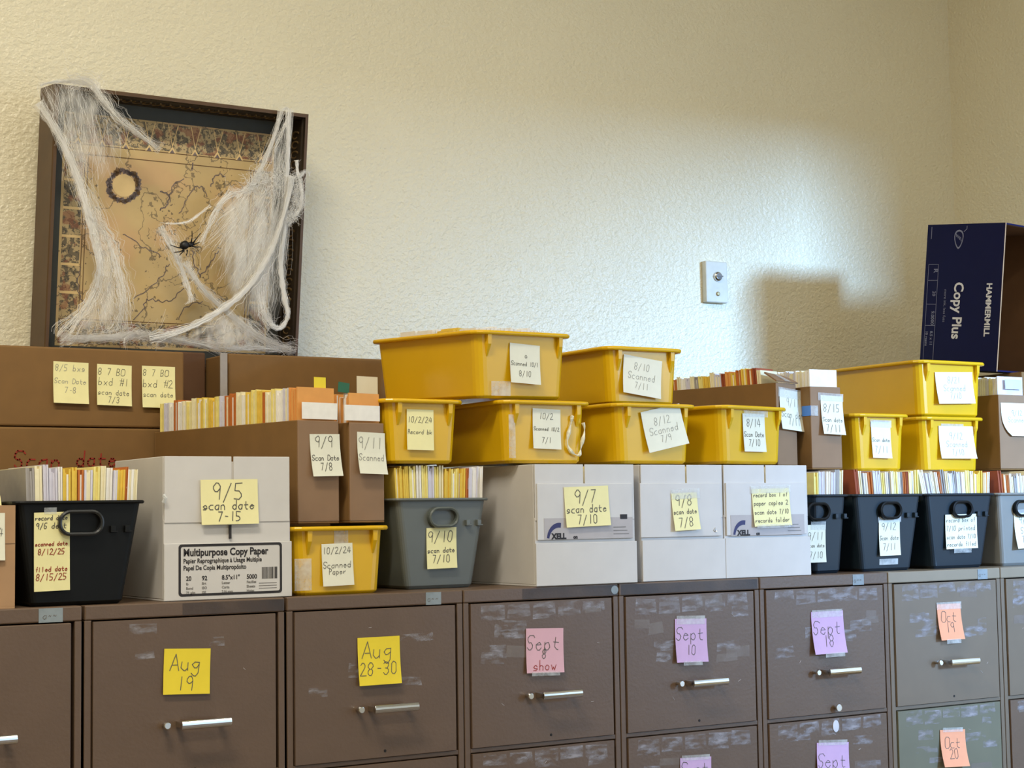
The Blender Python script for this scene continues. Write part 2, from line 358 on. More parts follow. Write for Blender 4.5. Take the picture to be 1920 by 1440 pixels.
# ------------------------------------------------------------------ note slips
class Face:
    """a plane on the front of a thing that notes are stuck to: origin, turn about z, lean"""
    def __init__(s, p0, rz=0, lean=0):
        s.p0 = Vector(p0); s.r = Vector((math.cos(rz), math.sin(rz), 0))
        i = Vector((-math.sin(rz), math.cos(rz), 0)); z = Vector((0, 0, 1))
        s.u = (z * math.cos(lean) - i * math.sin(lean)); s.n = s.r.cross(s.u); s.n.normalize()     # n points out to the viewer
def note(face, x0, y0, x1, y1, m, lines, label, group, roll=0.0, curl=.012, off=.0012, cat='note', ink=INKP, tape=None, lw=.00095, name='sticky_note', shape=None, side=0.0):
    A = hit(x0, (y0 + y1) / 2, face.p0, face.n); B = hit(x1, (y0 + y1) / 2, face.p0, face.n)
    C = hit((x0 + x1) / 2, y0, face.p0, face.n); D = hit((x0 + x1) / 2, y1, face.p0, face.n)
    W = (B - A).dot(face.r); H = (C - D).length
    o = C + face.n * off
    M = Matrix(((face.r.x, -face.n.x, face.u.x, o.x), (face.r.y, -face.n.y, face.u.y, o.y), (face.r.z, -face.n.z, face.u.z, o.z), (0, 0, 0, 1)))
    M = M @ Matrix.Rotation(roll, 4, 'Y')
    def yf(x, z):
        t = max(0, -z / H); return -curl * t * t - side * curl * (x / W) * t
    mb = MB(); nx, nz = 6, 8
    vs = [];
    for j in range(nz + 1):
        for i in range(nx + 1):
            x = -W / 2 + W * i / nx; z = -H * j / nz
            if shape == 'round' and j > nz * .35:
                k = (j / nz - .35) / .65; x *= math.sqrt(max(.02, 1 - .8 * k * k))
            vs.append((x, yf(x, z), z))
    fs = [(j * (nx + 1) + i, (j + 1) * (nx + 1) + i, (j + 1) * (nx + 1) + i + 1, j * (nx + 1) + i + 1) for j in range(nz) for i in range(nx)]
    n = len(vs); vs2 = [(x, y + .0004, z) for x, y, z in vs]
    mb.add(vs, fs, 0); mb.add(vs2, [f[::-1] for f in fs], 0)
    for ln in lines:
        txt, pos, hh = ln[:3]; mi = ln[3] if len(ln) > 3 else 1
        h = min(hh * H, W * .92 / max(1, len(txt)) * 6 / 4.3)
        write_strokes(mb, txt, 0, -H * pos, h, lambda a, b: yf(a, b) - .0005, mi, lw)
    # skip normal recalculation so both sheets keep facing outwards
    me = bpy.data.meshes.new(name); me.from_pydata(mb.v, [], mb.f)
    for q in (m, ink, INKR, INKF): me.materials.append(q)
    me.polygons.foreach_set('material_index', mb.m); me.update()
    ob = bpy.data.objects.new(name, me); COL.objects.link(ob); ob.matrix_world = M
    tag(ob, label, cat, group)
    if tape:
        for (tx, tz, tw, th) in tape:
            b = MB(); xx, zz = tx * W, -tz * H
            b.add([(xx - tw * W / 2, yf(xx, zz) - .0009, zz + th * H / 2), (xx + tw * W / 2, yf(xx, zz) - .0009, zz + th * H / 2),
                   (xx + tw * W / 2, yf(xx, zz) - .0009, zz - th * H / 2), (xx - tw * W / 2, yf(xx, zz) - .0009, zz - th * H / 2)], [(0, 1, 2, 3)])
            b.build('tape', TAPE, ob)
    return ob
CF = Face((0, -.0046, T))
g = 'notes on the cabinet drawers'
note(CF, 308, 1216, 395, 1301, N_YEL, [('Aug', .30, .36), ('19', .76, .3)], 'bright yellow square note reading Aug 19 on the cabinet drawer', g, .045, .004, lw=.0014)
note(CF, 670, 1194, 749, 1283, N_YEL, [('Aug', .26, .36), ('28-30', .66, .26)], 'bright yellow note reading Aug 28-30 on the cabinet drawer', g, .0, .008, lw=.0014)
note(CF, 986, 1178, 1056, 1261, N_PNK, [('Sept', .32, .34), ('8', .58, .2), ('show', .83, .22, 2)], 'pink note reading Sept 8 with a red word, on a brown drawer', g, .035, .006, tape=[(0, 1.02, .75, .09)], lw=.0014)
note(CF, 1265, 1160, 1324, 1241, N_LIL, [('Sept', .34, .34), ('10', .72, .22)], 'lilac note reading Sept 10 above a chrome drawer handle', g, .03, .008, tape=[(0, .03, .9, .2), (0, 1.02, .6, .1)], lw=.0013)
note(CF, 1520, 1146, 1580, 1225, N_LIL, [('Sept', .38, .32), ('18', .7, .26)], 'lilac note reading Sept 18 on the drawer with the round lock', g, .0, .012, tape=[(0, .05, .95, .18), (.1, 1.03, .6, .1)], lw=.0013)
note(CF, 1756, 1132, 1800, 1199, N_ORG, [('Oct', .35, .3), ('19', .65, .26)], 'peach note on the top drawer of the taupe cabinet', g, .0, .012, tape=[(0, .05, 1.05, .2), (0, 1.04, .6, .12)], lw=.0012)
note(CF, 1275, 1420, 1333, 1500, N_LIL, [('Sept', .25, .3), ('12', .65, .26)], 'lilac note at the bottom edge, under the Sept 10 drawer', g, .04, .008, tape=[(0, .0, .9, .12)], lw=.0013)
note(CF, 1531, 1392, 1591, 1475, N_LIL, [('Sept', .4, .32), ('20', .75, .26)], 'lilac note at the bottom edge, under the drawer with the lock', g, .06, .012, tape=[(0, .0, .9, .12)], lw=.0013)
note(CF, 1762, 1368, 1809, 1436, N_ORG, [('Oct', .35, .3), ('20', .65, .26)], 'peach note on the olive grey second drawer', g, .05, .016, tape=[(0, .0, .8, .12)], lw=.0012)

# ------------------------------------------------------------------ bins, boxes and files
def bin_body(mb, wt, dt, wb, db, h, r, t, fy=0.0):
    """open tapered tub; its front stays near the root plane y=0"""
    def lp(k, s, ww=0): 
        W = wb + (wt - wb) * k; D = db + (dt - db) * k
        return rrect(W - 2 * s, D - 2 * s, max(.002, r - s), 0, 5, 0, fy * (1 - k) + D / 2 + (0 if True else 0))
    L = []
    for k in (0, .04, 1): L.append([(x, y, h * k) for x, y, _ in lp(k, .006 if k == 0 else 0)])
    for k in (1, .05): L.append([(x, y, h * k) for x, y, _ in lp(k, t)])
    mb.loft(L)
def rim(mb, w, d, r, h, over, th, cy):
    prof = [(0, h - th), (over, h - th), (over + .002, h - th * .5), (over, h), (-.003, h), (-.003, h - th)]
    mb.loft([rrect(w + 2 * o, d + 2 * o, r + max(0, o), z, 5, 0, cy) for o, z in prof], closed=True)
def yellow_bin(label, px0, px1, py, y, zb, wide=True, rz=0, tilt=(0, 0), h=.128, L=.335, ribs=True, tape=None):
    """front lower corners seen at px0..px1; returns (thing, Face)"""
    p = at(px0, py, y); 
    if rz == 0: q = at(px1, py, y); w = q.x - p.x
    else:
        n = Vector((math.sin(rz), -math.cos(rz), 0)); q = hit(px1, py, p, n); w = (q - p).dot(Vector((math.cos(rz), math.sin(rz), 0)))
    c = p + Vector((math.cos(rz), math.sin(rz), 0)) * w / 2
    t = thing('storage_bin', label, 'bin', (c.x, c.y, T + zb), rz, 'yellow plastic bins')
    t.rotation_euler = (tilt[0], tilt[1], rz)
    wt = w + .004; wb = w - .014
    b = MB(); bin_body(b, wt, L, wb, L - .02, h, .022, .003, .004); b.build('tub', YEL, t, smooth=False, bevel=.003)
    b = MB(); rim(b, wt, L, .022, h + .002, .012, .0085, L / 2); b.build('rim', YEL, t, .0015)
    if ribs:
        for sx in (-1, 1):
            b = MB(); x = sx * (w / 2 - .024)
            zt = h - .006
            b.loft([[(x - .006, .012, zt), (x - .005, -.010, zt), (x + .005, -.010, zt), (x + .006, .012, zt)],
                    [(x - .006, .012, zt - .02), (x - .004, -.009, zt - .02), (x + .004, -.009, zt - .02), (x + .006, .012, zt - .02)],
                    [(x - .004, .012, zt - .045), (x - .002, .001, zt - .045), (x + .002, .001, zt - .045), (x + .004, .012, zt - .045)]])
            b.build('rib', YEL, t)
    if tape:
        for (tx, tz, tw, th) in tape:
            b = MB(); b.add([(tx - tw / 2, -.0012, tz), (tx + tw / 2, -.0012, tz), (tx + tw / 2, -.0012, tz + th), (tx - tw / 2, -.0012, tz + th)], [(0, 1, 2, 3)])
            b.build('tape', TAPE, t)
    return t, Face((c.x, c.y, T + zb), rz, 0)
def file_bin(label, px0, px1, py, y, m, hm, hx=0.0, hs=1.0):
    """dark tapered bin for files; rim corners seen at px0..px1"""
    p = at(px0, py, y); q = at(px1, py, y); w = q.x - p.x; h = .182; D = .34
    t = thing('file_bin', label, 'bin', ((p.x + q.x) / 2, y, T), 0, 'tapered file bins on the cabinets')
    fy = .014
    b = MB(); bin_body(b, w - .012, D, w * .70, D - .05, h, .012, .003, fy); b.build('tub', m, t, bevel=.002)
    b = MB(); rim(b, w - .012, D, .012, h + .001, .006, .006, D / 2); b.build('rim', m, t, .001)
    hz = h - .038; yo = lambda z: fy * (1 - z / h)
    b = MB()                                            # protruding oval carrying handle
    hw, hh = .031 * hs, .017 * min(hs, 1.1)
    def ov(s, yy): return [(x + hx, yy, hz + z) for x, z, _ in rrect(2 * (hw + s), 2 * (hh + s), .018 + s, 0, 7)]
    b.loft([ov(.004, yo(hz) + .004), ov(.004, -.008), ov(.001, -.0095), ov(-.002, -.008), ov(-.002, yo(hz) + .004)], cap0=False, cap1=False)
    b.build('handle', hm, t, smooth=False)
    for dx in (.058, .084):
        dx += hx
        if dx < w / 2 - .004:
            b = MB(); z = hz - .012; b.box(dx - .004, dx + .005, -.004, yo(z) + .004, z - .004, z + .006); b.box(dx - .004, dx + .009, -.004, yo(z) + .004, z - .006, z - .003)
            b.build('clip', m, t, .001)
    lean = math.atan2(fy, h)
    t_tub = (t.location.x, w - .012, w * .70, h)
    return t, Face((t.location.x, y + fy, T), 0, lean), t_tub
ORD = ['first', 'second', 'third', 'fourth', 'fifth', 'sixth', 'seventh', 'eighth', 'ninth', 'tenth', 'eleventh', 'twelfth', 'thirteenth', 'fourteenth', 'fifteenth',
       'sixteenth', 'seventeenth', 'eighteenth', 'nineteenth', 'twentieth', 'twenty-first', 'twenty-second', 'twenty-third', 'twenty-fourth', 'twenty-fifth', 'twenty-sixth',
       'twenty-seventh', 'twenty-eighth', 'twenty-ninth', 'thirtieth']
def sheaf(th, wid, h, axis, lean=0.0, seed=0, wavy=.004):
    """a folder of loose sheets; stacks along x (axis 'x') or y"""
    r = random.Random(seed); mb = MB(); n = max(3, int(th / .0034)); dt = th / n
    for k in range(n):
        hh = h * (1 if k in (0, n - 1) else r.uniform(.955, 1.0)); a0 = -th / 2 + k * dt + dt * .03; a1 = a0 + dt * .94
        s0 = r.uniform(0, wavy) if k not in (0, n - 1) else 0
        mi = 0 if (k in (0, n - 1) or r.random() < .6) else 1
        l = lean * h; lm = lean * h * .4
        prof = [(a0, 0), (a1, 0), (a1 + lm, hh * .55), (a1 + l, hh), (a0 + l, hh), (a0 + lm, hh * .55)]
        if axis == 'x': mb.loft([[(p, s0, z) for p, z in prof], [(p, wid - s0, z) for p, z in prof]], mi)
        else: mb.loft([[(-wid / 2 + s0, p, z) for p, z in prof], [(wid / 2 - s0, p, z) for p, z in prof]], mi)
    return mb
def file_thing(mb, cover, paper, loc, rz, label, group):
    o = mb.build('file_folder', [P_COL[cover], P_COL[paper]]); o.location = loc; o.rotation_euler = (0, 0, rz); tag(o, label, 'file', group); return o
def files_x(where, group, x0, x1, y, z, hfun, cols, depth=.23, lean=0.0, seed=0, rz=0, from_word='from the left', tub=None):
    """files standing side by side, thin edge to the viewer"""
    r = random.Random(seed); n = len(cols); ws = [c[1] if isinstance(c, tuple) else 1 for c in cols]; tot = sum(ws); x = x0
    for i, c in enumerate(cols):
        nm = c[0] if isinstance(c, tuple) else c; th = (x1 - x0) * ws[i] / tot
        l = lean(i / max(1, n - 1)) if callable(lean) else lean
        zz, hh = z, hfun(i / max(1, n - 1)) + r.uniform(-.005, .004)
        if tub:                                        # the outer files stand higher up, held by the sloping sides
            bx, wt_, wb_, bh = tub
            k = (abs(x + th / 2 - bx) + th / 2 + .0055 - wb_ / 2) / ((wt_ - wb_) / 2)
            lift = min(.9, max(0, k)) * bh
            if T + lift > zz: hh -= T + lift - zz; zz = T + lift
            l = 0.42 * max(-1, min(1, (x + th / 2 - bx) / (wt_ / 2))) * .1 + l
        mb = sheaf(th - .0006, depth, hh, 'x', l, seed * 31 + i)
        file_thing(mb, nm, r.choice(['white', 'white', 'cream', nm]), (x + th / 2, y + r.uniform(0, .006), zz), 0, '%s file %s in %s, %s' % (ORD[i], from_word, where, nm), group)
        x += th
def file_box(label, pxl, pyl, y, w, L, h, zb, rz, m, m_side=None, inner=KRAFT_D, group='narrow cardboard file boxes'):
    p = at(pxl, pyl, y)
    t = thing('file_box', label, 'box', (p.x, y, T + zb), rz, group)
    k = .0035
    b = MB()
    b.box(0, w, 0, L, 0, k); b.box(0, w, 0, k, k, h, 1); b.box(0, w, L - k, L, k, h); b.box(0, k, k, L - k, k, h); b.box(w - k, w, k, L - k, k, h)
    b.build('box_body', [m, m_side or m], t, .0015)
    return t, Face((p.x, y, T + zb), rz)
def files_y(where, group, root, w, y0, y1, h0, h1, cols, seed, lean=0.0, zb=.004):
    """files filed one behind the other in a narrow box; front one first"""
    r = random.Random(seed); n = len(cols); ws = [c[1] if isinstance(c, tuple) else 1 for c in cols]; tot = sum(ws); y = y0
    R = Matrix.Translation(root.location) @ Matrix.Rotation(root.rotation_euler.z, 4, 'Z')
    for i, c in enumerate(cols):
        nm = c[0] if isinstance(c, tuple) else c; th = (y1 - y0) * ws[i] / tot; f = i / max(1, n - 1)
        l = lean(f) if callable(lean) else lean
        mb = sheaf(th - .0006, w, h0 + (h1 - h0) * f + r.uniform(-.005, .004), 'y', l, seed * 17 + i)
        P = R @ Vector((w / 2 + .005, y + th / 2, zb))
        file_thing(mb, nm, r.choice(['white', 'cream', 'white', nm]), P, root.rotation_euler.z, '%s file from the front in %s, %s' % (ORD[i], where, nm), group)
        y += th
PAL = ['white', 'pale yellow', 'cream', 'yellow', 'white', 'lavender', 'orange', 'pale yellow', 'yellow', 'grey', 'cream', 'white']
def pal(n, seed, weights=None):
    r = random.Random(seed); return [(r.choice(PAL if not weights else weights), r.uniform(.6, 1.5)) for _ in range(n)]

# --- far-left tan carton cut by the frame
p = at(29, 1138, .0); xr = p.x
t = thing('carton', 'tan carton cut by the left edge, beside the black bin', 'box', (xr - .1, .004, T), 0)
b = MB(); k = .004; W_, D_, H_ = .2, .3, .176
b.box(-.1, .1, 0, D_, 0, k); b.box(-.1, .1, 0, k, k, H_); b.box(-.1, .1, D_ - k, D_, k, H_); b.box(-.1, -.1 + k, k, D_ - k, k, H_); b.box(.1 - k, .1, k, D_ - k, k, H_)
b.box(-.1, .1, -.0006, .0, .110, .1115, 1); b.build('box_body', [KRAFT_L, KRAFT2], t, .0015)
FL = Face((xr, .004, T))
note(FL, -30, 962, 9, 1051, N_WHT, [('9/4', .4, .2)], 'pale note on the tan carton at the left edge', 'notes on cartons', 0, .004)
mb = MB()
def arc_sheet(mb, x0, x1, y, z, h, d, n=9, mi=0):
    lo = [[(x0, y + d / 2 - math.cos(PI * k / (n - 1)) * d / 2, z + h * .55 + math.sin(PI * k / (n - 1)) * h * .45) for k in range(n)]]
    ring = lo[0] + [(x0, y + d, z), (x0, y, z)]
    mb.loft([ring, [(x1, b_, c_) for _, b_, c_ in ring]], mi)
arc_sheet(mb, xr - .17, xr - .012, .03, T + .006, .217, .16)
tag(mb.build('paper_bundle', N_CRM, bevel=.003), 'cream bundle of folded papers bulging over the tan carton at left', 'papers')

# --- left black bin
t, FB, w = file_bin('black file bin holding files, beside the white 9/5 carton', 24, 272, 934, .004, BLK, mat('handle_black', (34, 36, 38), .3), 0, 1.18)
x0, x1 = at(28, 900, .03).x, at(262, 900, .03).x
files_x('the black bin at left', 'files in the black bin at left', x0 + .024, x1 - .004, .03, T + .012, lambda f: .232 - .004 * f,
        [('grey', 1.6), ('cream', 1.4), ('lavender', 1), ('lavender', 1.6), ('white', .8), ('yellow', 1.5), ('yellow', 1), ('orange', 1.1), ('lavender', 1.6), ('pale yellow', 1.3), ('cream', 1), ('white', 1.2), ('lavender', .8), ('yellow', 1.6), ('orange', .5), ('white', 1.3), ('cream', .8)], .22, 0.0, 3, tub=w)
note(FB, 63, 960, 130, 1107, N_CRM, [('record date', .07, .07), ('9/6 dept', .17, .07), ('scanned date', .40, .07, 2), ('8/12/25', .5, .07, 2), ('filed date', .72, .07, 2), ('8/15/25', .82, .08, 2)],
     'tall cream slip with red handwriting on the black bin', 'notes on file bins', -.02, .004, off=.004, tape=[(-.05, -.02, .35, .08)], lw=.0012, name='note_slip')

# --- white cartons of copy paper
def white_carton(label, px0, px1, py, y, h, L, band, slit=.48, band_m=WHITE_C, mid=None, group='white copy paper cartons'):
    p = at(px0, py, y); q = at(px1, py, y); w = q.x - p.x; x = w / 2; k = .004
    t = thing('carton', label, 'box', ((p.x + q.x) / 2, y, T), 0, group)
    b = MB(); hb = h * .56
    b.box(-x, x, .004, L, 0, k); b.box(-x, x, .004, .008, k, hb); b.box(-x, x, L - k, L, k, h); b.box(-x, -x + k, .008, L - k, k, h); b.box(x - k, x, .008, L - k, k, h)
    b.build('box_body', [WHITE_C], t, .0012)
    xs = -x + w * slit
    for (a, c) in ((-x + .001, xs - .002), (xs + .002, x - .001)):
        b = MB(); b.box(a, c, .0025, .0055, hb - .006, h); b.build('flap', WHITE_C, t, .001)
    b = MB(); b.box(-x - .001, x + .001, -.0015, .002, 0.001, band); b.build('front_panel', band_m, t, .001)
    if mid:
        b = MB(); b.box(-x + mid[2], x - .008, -.001, .0022, mid[0], mid[1]); b.build('upper_panel', band_m, t, .001)
    return t, Face((p.x, y, T)), w
t, FC, w = white_carton('white multipurpose copy paper carton with the large 9/5 note', 308, 546, 1100, .012, .262, .27, .104, .535)
z0 = T; fx = lambda px, py: hit(px, py, FC.p0, FC.n).x - t.location.x
fz = lambda px, py: hit(px, py, FC.p0, FC.n).z - T
b = MB()
ax, bx, az, bz = fx(334, 1070), fx(528, 1070), fz(334, 1119), fz(334, 1021)
yo = -.0019
lw_ = .0045
O = rrect(bx - ax, bz - az, .006, 0, 5, (ax + bx) / 2, (az + bz) / 2); I = rrect(bx - ax - 2 * lw_, bz - az - 2 * lw_, .004, 0, 5, (ax + bx) / 2, (az + bz) / 2)
nn = len(O); b.add([(x, yo, z) for x, z, _ in O] + [(x, yo, z) for x, z, _ in I], [(i, (i + 1) % nn, nn + (i + 1) % nn, nn + i) for i in range(nn)], 0)
def pt(txt, xf, zf, size, mi=0, bold=0, xs=1.0): print_text(b, txt, Matrix.Translation((ax + (bx - ax) * xf, yo, az + (bz - az) * zf)) @ FRONT, size, mi, 'LEFT', bold, xs)
pt('Multipurpose Copy Paper', .045, .775, .0185, 0, .0006, .86)
pt('Papier Reprographique \u00e0 Usage Multiple', .045, .635, .0118, 0, .0003, .80)
pt('Papel De Copia Multiprop\u00f3sito', .045, .50, .0118, 0, .0003, .82)
for xf, a_ in ((.07, ('20', 'lb', 'Bond', '75 g/m')), (.22, ('92', 'Brt', 'ISO', 'GE')), (.41, ('8.5"x11"', 'Letter', 'Carta', '216 mm')), (.65, ('5000', 'Feuilles', 'Sheets', 'Hojas'))):
    pt(a_[0], xf, .30, .0115, 0, .0003, .9)
    for q in range(1, 4): pt(a_[q], xf, .30 - .085 * q, .0065, 1, .0002)
for q in range(22):
    bw = random.choice((.0005, .0009, .0013)); xx = ax + (bx - ax) * (.80 + .0072 * q)
    b.add([(xx, yo, az + (bz - az) * .29), (xx + bw, yo, az + (bz - az) * .29), (xx + bw, yo, az + (bz - az) * .52), (xx, yo, az + (bz - az) * .52)], [(0, 1, 2, 3)], 0)
for q in range(3):
    zz = az + (bz - az) * (.10 + .05 * q); xx = ax + (bx - ax) * .77
    b.add([(xx, yo, zz), (xx + .036, yo, zz), (xx + .036, yo, zz + .0012), (xx, yo, zz + .0012)], [(0, 1, 2, 3)], 1)
b.build('printed_label', [INKB, INKG], t)
b = MB(); b.tube([(fx(306, 928), -.0005, fz(306, 928)), (fx(309, 934), -.004, fz(306, 934)), (fx(306, 942), -.0005, fz(306, 942))], .0035, 8); b.build('tape', TAPE, t)
b = MB(); xs = fx(432, 990); b.box(xs - .002, xs + .002, -.0006, .0035, fz(432, 1010), fz(432, 984)); b.build('slit', INKB, t)
note(FC, 376, 899, 483, 983, N_CRM, [('9/5', .26, .36), ('scan date', .57, .22), ('7-15', .82, .2)], 'large cream note reading 9/5 scan date on the white carton', 'notes on cartons', -.01, .004, lw=.0017)

def logo_panel(t, face, pxa, pya, pxb, pyb, full):
    fx = lambda a, c: hit(a, c, face.p0, face.n).x - t.location.x; fz = lambda a, c: hit(a, c, face.p0, face.n).z - T
    xa, xb, za, zb = fx(pxa, pyb), fx(pxb, pyb), fz(pxa, pyb), fz(pxa, pya); y = -.0016
    b = MB(); b.add([(xa, y, za), (xb, y, za), (xb, y, zb), (xa, y, zb)], [(0, 1, 2, 3)], 0)
    cx = xa + .036; R0, R1 = .030, .024; y -= .0003
    A = [math.radians(175 - 95 * k / 14) for k in range(15)]
    P = [(cx + R0 * math.cos(a), y, za + (R0 + .004) * math.sin(a)) for a in A] + [(cx + R1 * math.cos(a), y, za + R1 * math.sin(a)) for a in A]
    b.add(P, [(i, i + 1, 15 + i + 1, 15 + i) for i in range(14)], 1)
    print_text(b, 'XELL', Matrix.Translation((cx - .018, y, za + .001)) @ FRONT, .016, 2, 'LEFT', .001)
    print_text(b, 'on', Matrix.Translation((cx + .035, y, za + .001)) @ FRONT, .010, 2, 'LEFT', .0006)
    for q in range(3):
        zz = za + .008 + .007 * q; xx = xb - .05
        b.add([(xx, y, zz), (xx + .040 - .004 * q, y, zz), (xx + .040 - .004 * q, y, zz + .0016), (xx, y, zz + .0016)], [(0, 1, 2, 3)], 3)
    if full: b.add([(xb - .032, y, zb - .004), (xb - .014, y, zb - .004), (xb - .014, y, zb + .006), (xb - .032, y, zb + .006)], [(0, 1, 2, 3)], 2)
    b.build('printed_label', [PALEP, NAVYP, INKB, INKG], t)
t, FW, w = white_carton('white carton with the 9/7 note, leftmost of the three in a row', 1006, 1194, 1080, -.004, .249, .30, .088, .49, mid=(.094, .2095, .004))
logo_panel(t, FW, 1020, 972, 1186, 1012, True)
note(FW, 1056, 912, 1139, 987, N_CRM, [('9/7', .25, .33), ('scan date', .55, .24), ('7/10', .82, .22)], 'cream note reading 9/7 on the leftmost white carton of the row', 'notes on cartons', -.03, .005, lw=.0016, off=.003)
t, FW, w = white_carton('white carton with the narrow 9/8 note, middle of the row', 1206, 1360, 1080, .004, .249, .30, .088, .55, mid=(.094, .2095, -.004))
note(FW, 1257, 924, 1305, 994, N_CRM, [('9/8', .2, .28), ('scan date', .5, .28), ('7/8', .78, .24)], 'narrow cream note reading 9/8 on the middle white carton', 'notes on cartons', -.04, .008, tape=[(.05, .03, 1.1, .26)], lw=.0014, off=.003)
b = MB(); xx = hit(1339, 994, FW.p0, FW.n); b.M = Matrix.Translation((xx.x - t.location.x, 0, xx.z - T)); b.tube([(.002, -.0012, .005), (-.002, -.002, 0), (.003, -.003, -.004), (.004, -.0015, .001)], .0012, 6); b.build('tape', CHROME, t)
t, FW, w = white_carton('white carton with the four-line note, right end of the row', 1362, 1520, 1080, .004, .249, .30, .088, .49, mid=(.094, .2095, .004))
logo_panel(t, FW, 1370, 966, 1508, 1005, False)
note(FW, 1408, 916, 1478, 986, N_CRM, [('record box 1 of', .16, .16), ('paper copies 2', .38, .16), ('scan date 7/10', .62, .16), ('records folder', .84, .16)], 'cream note with four lines of writing on the right white carton', 'notes on cartons', -.02, .006,
     tape=[(0, .02, 1.06, .2), (0, 1.0, .9, .1)], lw=.0012, off=.003)
# papers poking out of the white cartons under the yellow bins
def tuft(label, pxa, pxb, y, z, seed):
    r = random.Random(seed); a, c = at(pxa, 1080, -.004).x + .014, at(pxb, 1080, -.004).x - .014; mb = MB(); n = max(3, int((c - a) / .006))
    for k in range(n):
        xx = a + (c - a) * k / n; h = r.uniform(.236, .2475); mb.box(xx, xx + (c - a) / n * .8, y + r.uniform(0, .003), y + .18, z, T + h, r.choice((0, 0, 1, 2)))
    tag(mb.build('paper_bundle', [P_COL['white'], P_COL['cream'], P_COL['pale yellow']]), label, 'papers', 'papers in the white cartons')
tuft('papers peeking out of the leftmost white carton of the row', 1006, 1194, .02, T + .005, 1)
tuft('papers peeking out of the middle white carton', 1210, 1360, .03, T + .005, 2)
tuft('papers peeking out of the right white carton of the row', 1366, 1520, .03, T + .005, 3)

# --- yellow bin under the file boxes, and the grey bin
t, FY = yellow_bin('yellow bin on the cabinet under the two narrow file boxes', 556, 721, 1085, .02, 0, tape=[(.0, .088, .03, .035), (-.08, .01, .035, .06)])
note(FY, 602, 1019, 660, 1098, N_WHT, [('10/2/24', .16, .16), ('Scanned', .5, .16), ('Paper', .66, .13)], 'off-white note on the yellow bin at cabinet level', 'notes on yellow bins', -.02, .004, off=.002)
t, FG, w = file_bin('grey file bin with the 9/10 note', 739, 917, 934, .08, GREY, mat('grey_handle', (86, 92, 88), .3))
x0, x1 = at(738, 900, .105).x, at(914, 900, .105).x
files_x('the grey bin', 'files in the grey bin', x0 + .010, x1 - .008, .108, T + .012, lambda f: .232 + .004 * math.sin(3 * f),
        ['yellow', ('yellow', 1.3), 'pale yellow', ('white', .8), 'pale yellow', 'lavender', ('pale yellow', .7), ('cream', .7), 'yellow', 'pale yellow', ('yellow', 1.4), ('orange', .6), ('lavender', 1.5), 'white'], .2, 0.0, 5, tub=w)
note(FG, 799, 989, 855, 1065, N_CRM, [('9/10', .22, .26), ('scan date', .55, .18), ('7/10', .76, .18)], 'cream note reading 9/10 on the grey file bin', 'notes on file bins', -.015, .006, off=.002, lw=.0014)

# --- two narrow brown file boxes with files, on the yellow bin
RZ = math.radians(11)
FBZ = .1355
t1, F1 = file_box('narrow brown file box with a long row of files, note 9/9', 559, 880, .07, .098, .525, .200, FBZ, RZ, KRAFT, KRAFT2)
files_y('the brown 9/9 box', 'files in the 9/9 box', t1, .088, .008, .512, .262, .258,
        [('manila', 1.5), 'lavender', ('white', 1.2), ('pale yellow', .8), 'cream', ('orange', .5), 'yellow', 'pale yellow', 'yellow', ('white', .7), 'cream', ('orange', 1.2), ('orange', .9), 'lavender', ('pale yellow', .7),
         ('yellow', 1.4), 'pale yellow', ('yellow', 1.2), 'cream', 'pale yellow', ('cream', .8), ('white', .9), ('orange', .8), 'white', 'lavender', ('pale yellow', .8)], 11)
p2 = F1.p0 + F1.r * .107
t2, F2 = file_box('narrow brown file box right of the 9/9 one, in front of yellow bins', 656, 880, .085, .086, .46, .198, FBZ, RZ, KRAFT, KRAFT2)
files_y('the box right of the 9/9 box', 'files in the second narrow box', t2, .076, .008, .44, .254, .246, [('manila', 1.2), 'white', 'manila', 'cream', 'white', 'pale yellow', 'white', 'cream', 'white', 'orange'], 12)
note(F1, 580, 814, 636, 893, N_WHT, [('9/9', .18, .26), ('Scan Date', .56, .17), ('7/8', .77, .17)], 'pale note reading 9/9 on the left narrow file box', 'notes on file boxes', -.02, .010, lw=.0013)
note(F2, 669, 811, 721, 889, N_WHT, [('9/11', .25, .26, 3), ('Scanned', .6, .16, 3)], 'pale note with faint writing on the right narrow file box', 'notes on file boxes', .025, .012, lw=.0013)
# white pockets and index tabs on the front folders
def card(label, face, x0, y0, x1, y1, m, off, name, cat, group, curl=0.0, roll=0):
    return note(face, x0, y0, x1, y1, m, [], label, group, roll, curl, off, cat, name=name)
card('white card in front of the manila folder of the 9/9 box', F1, 566, 755, 632, 786, P_COL['white'], .0005, 'index_card', 'card', 'cards in front folders')
card('white card in front of the manila folder of the second narrow box', F2, 646, 760, 712, 789, P_COL['white'], .0005, 'index_card', 'card', 'cards in front folders')
FT = Face(F1.p0 + Vector((-F1.n.x, -F1.n.y, 0)) * .007, RZ)
card('small yellow index tab standing on the manila folder', FT, 591, 707, 613, 748, N_YEL, -.004, 'index_tab', 'tab', 'index tabs')
card('small dark green index tab between the two manila folders', FT, 637, 717, 658, 736, mat('tab_green', (36, 96, 66), .6), -.004, 'index_tab', 'tab', 'index tabs', roll=.1)

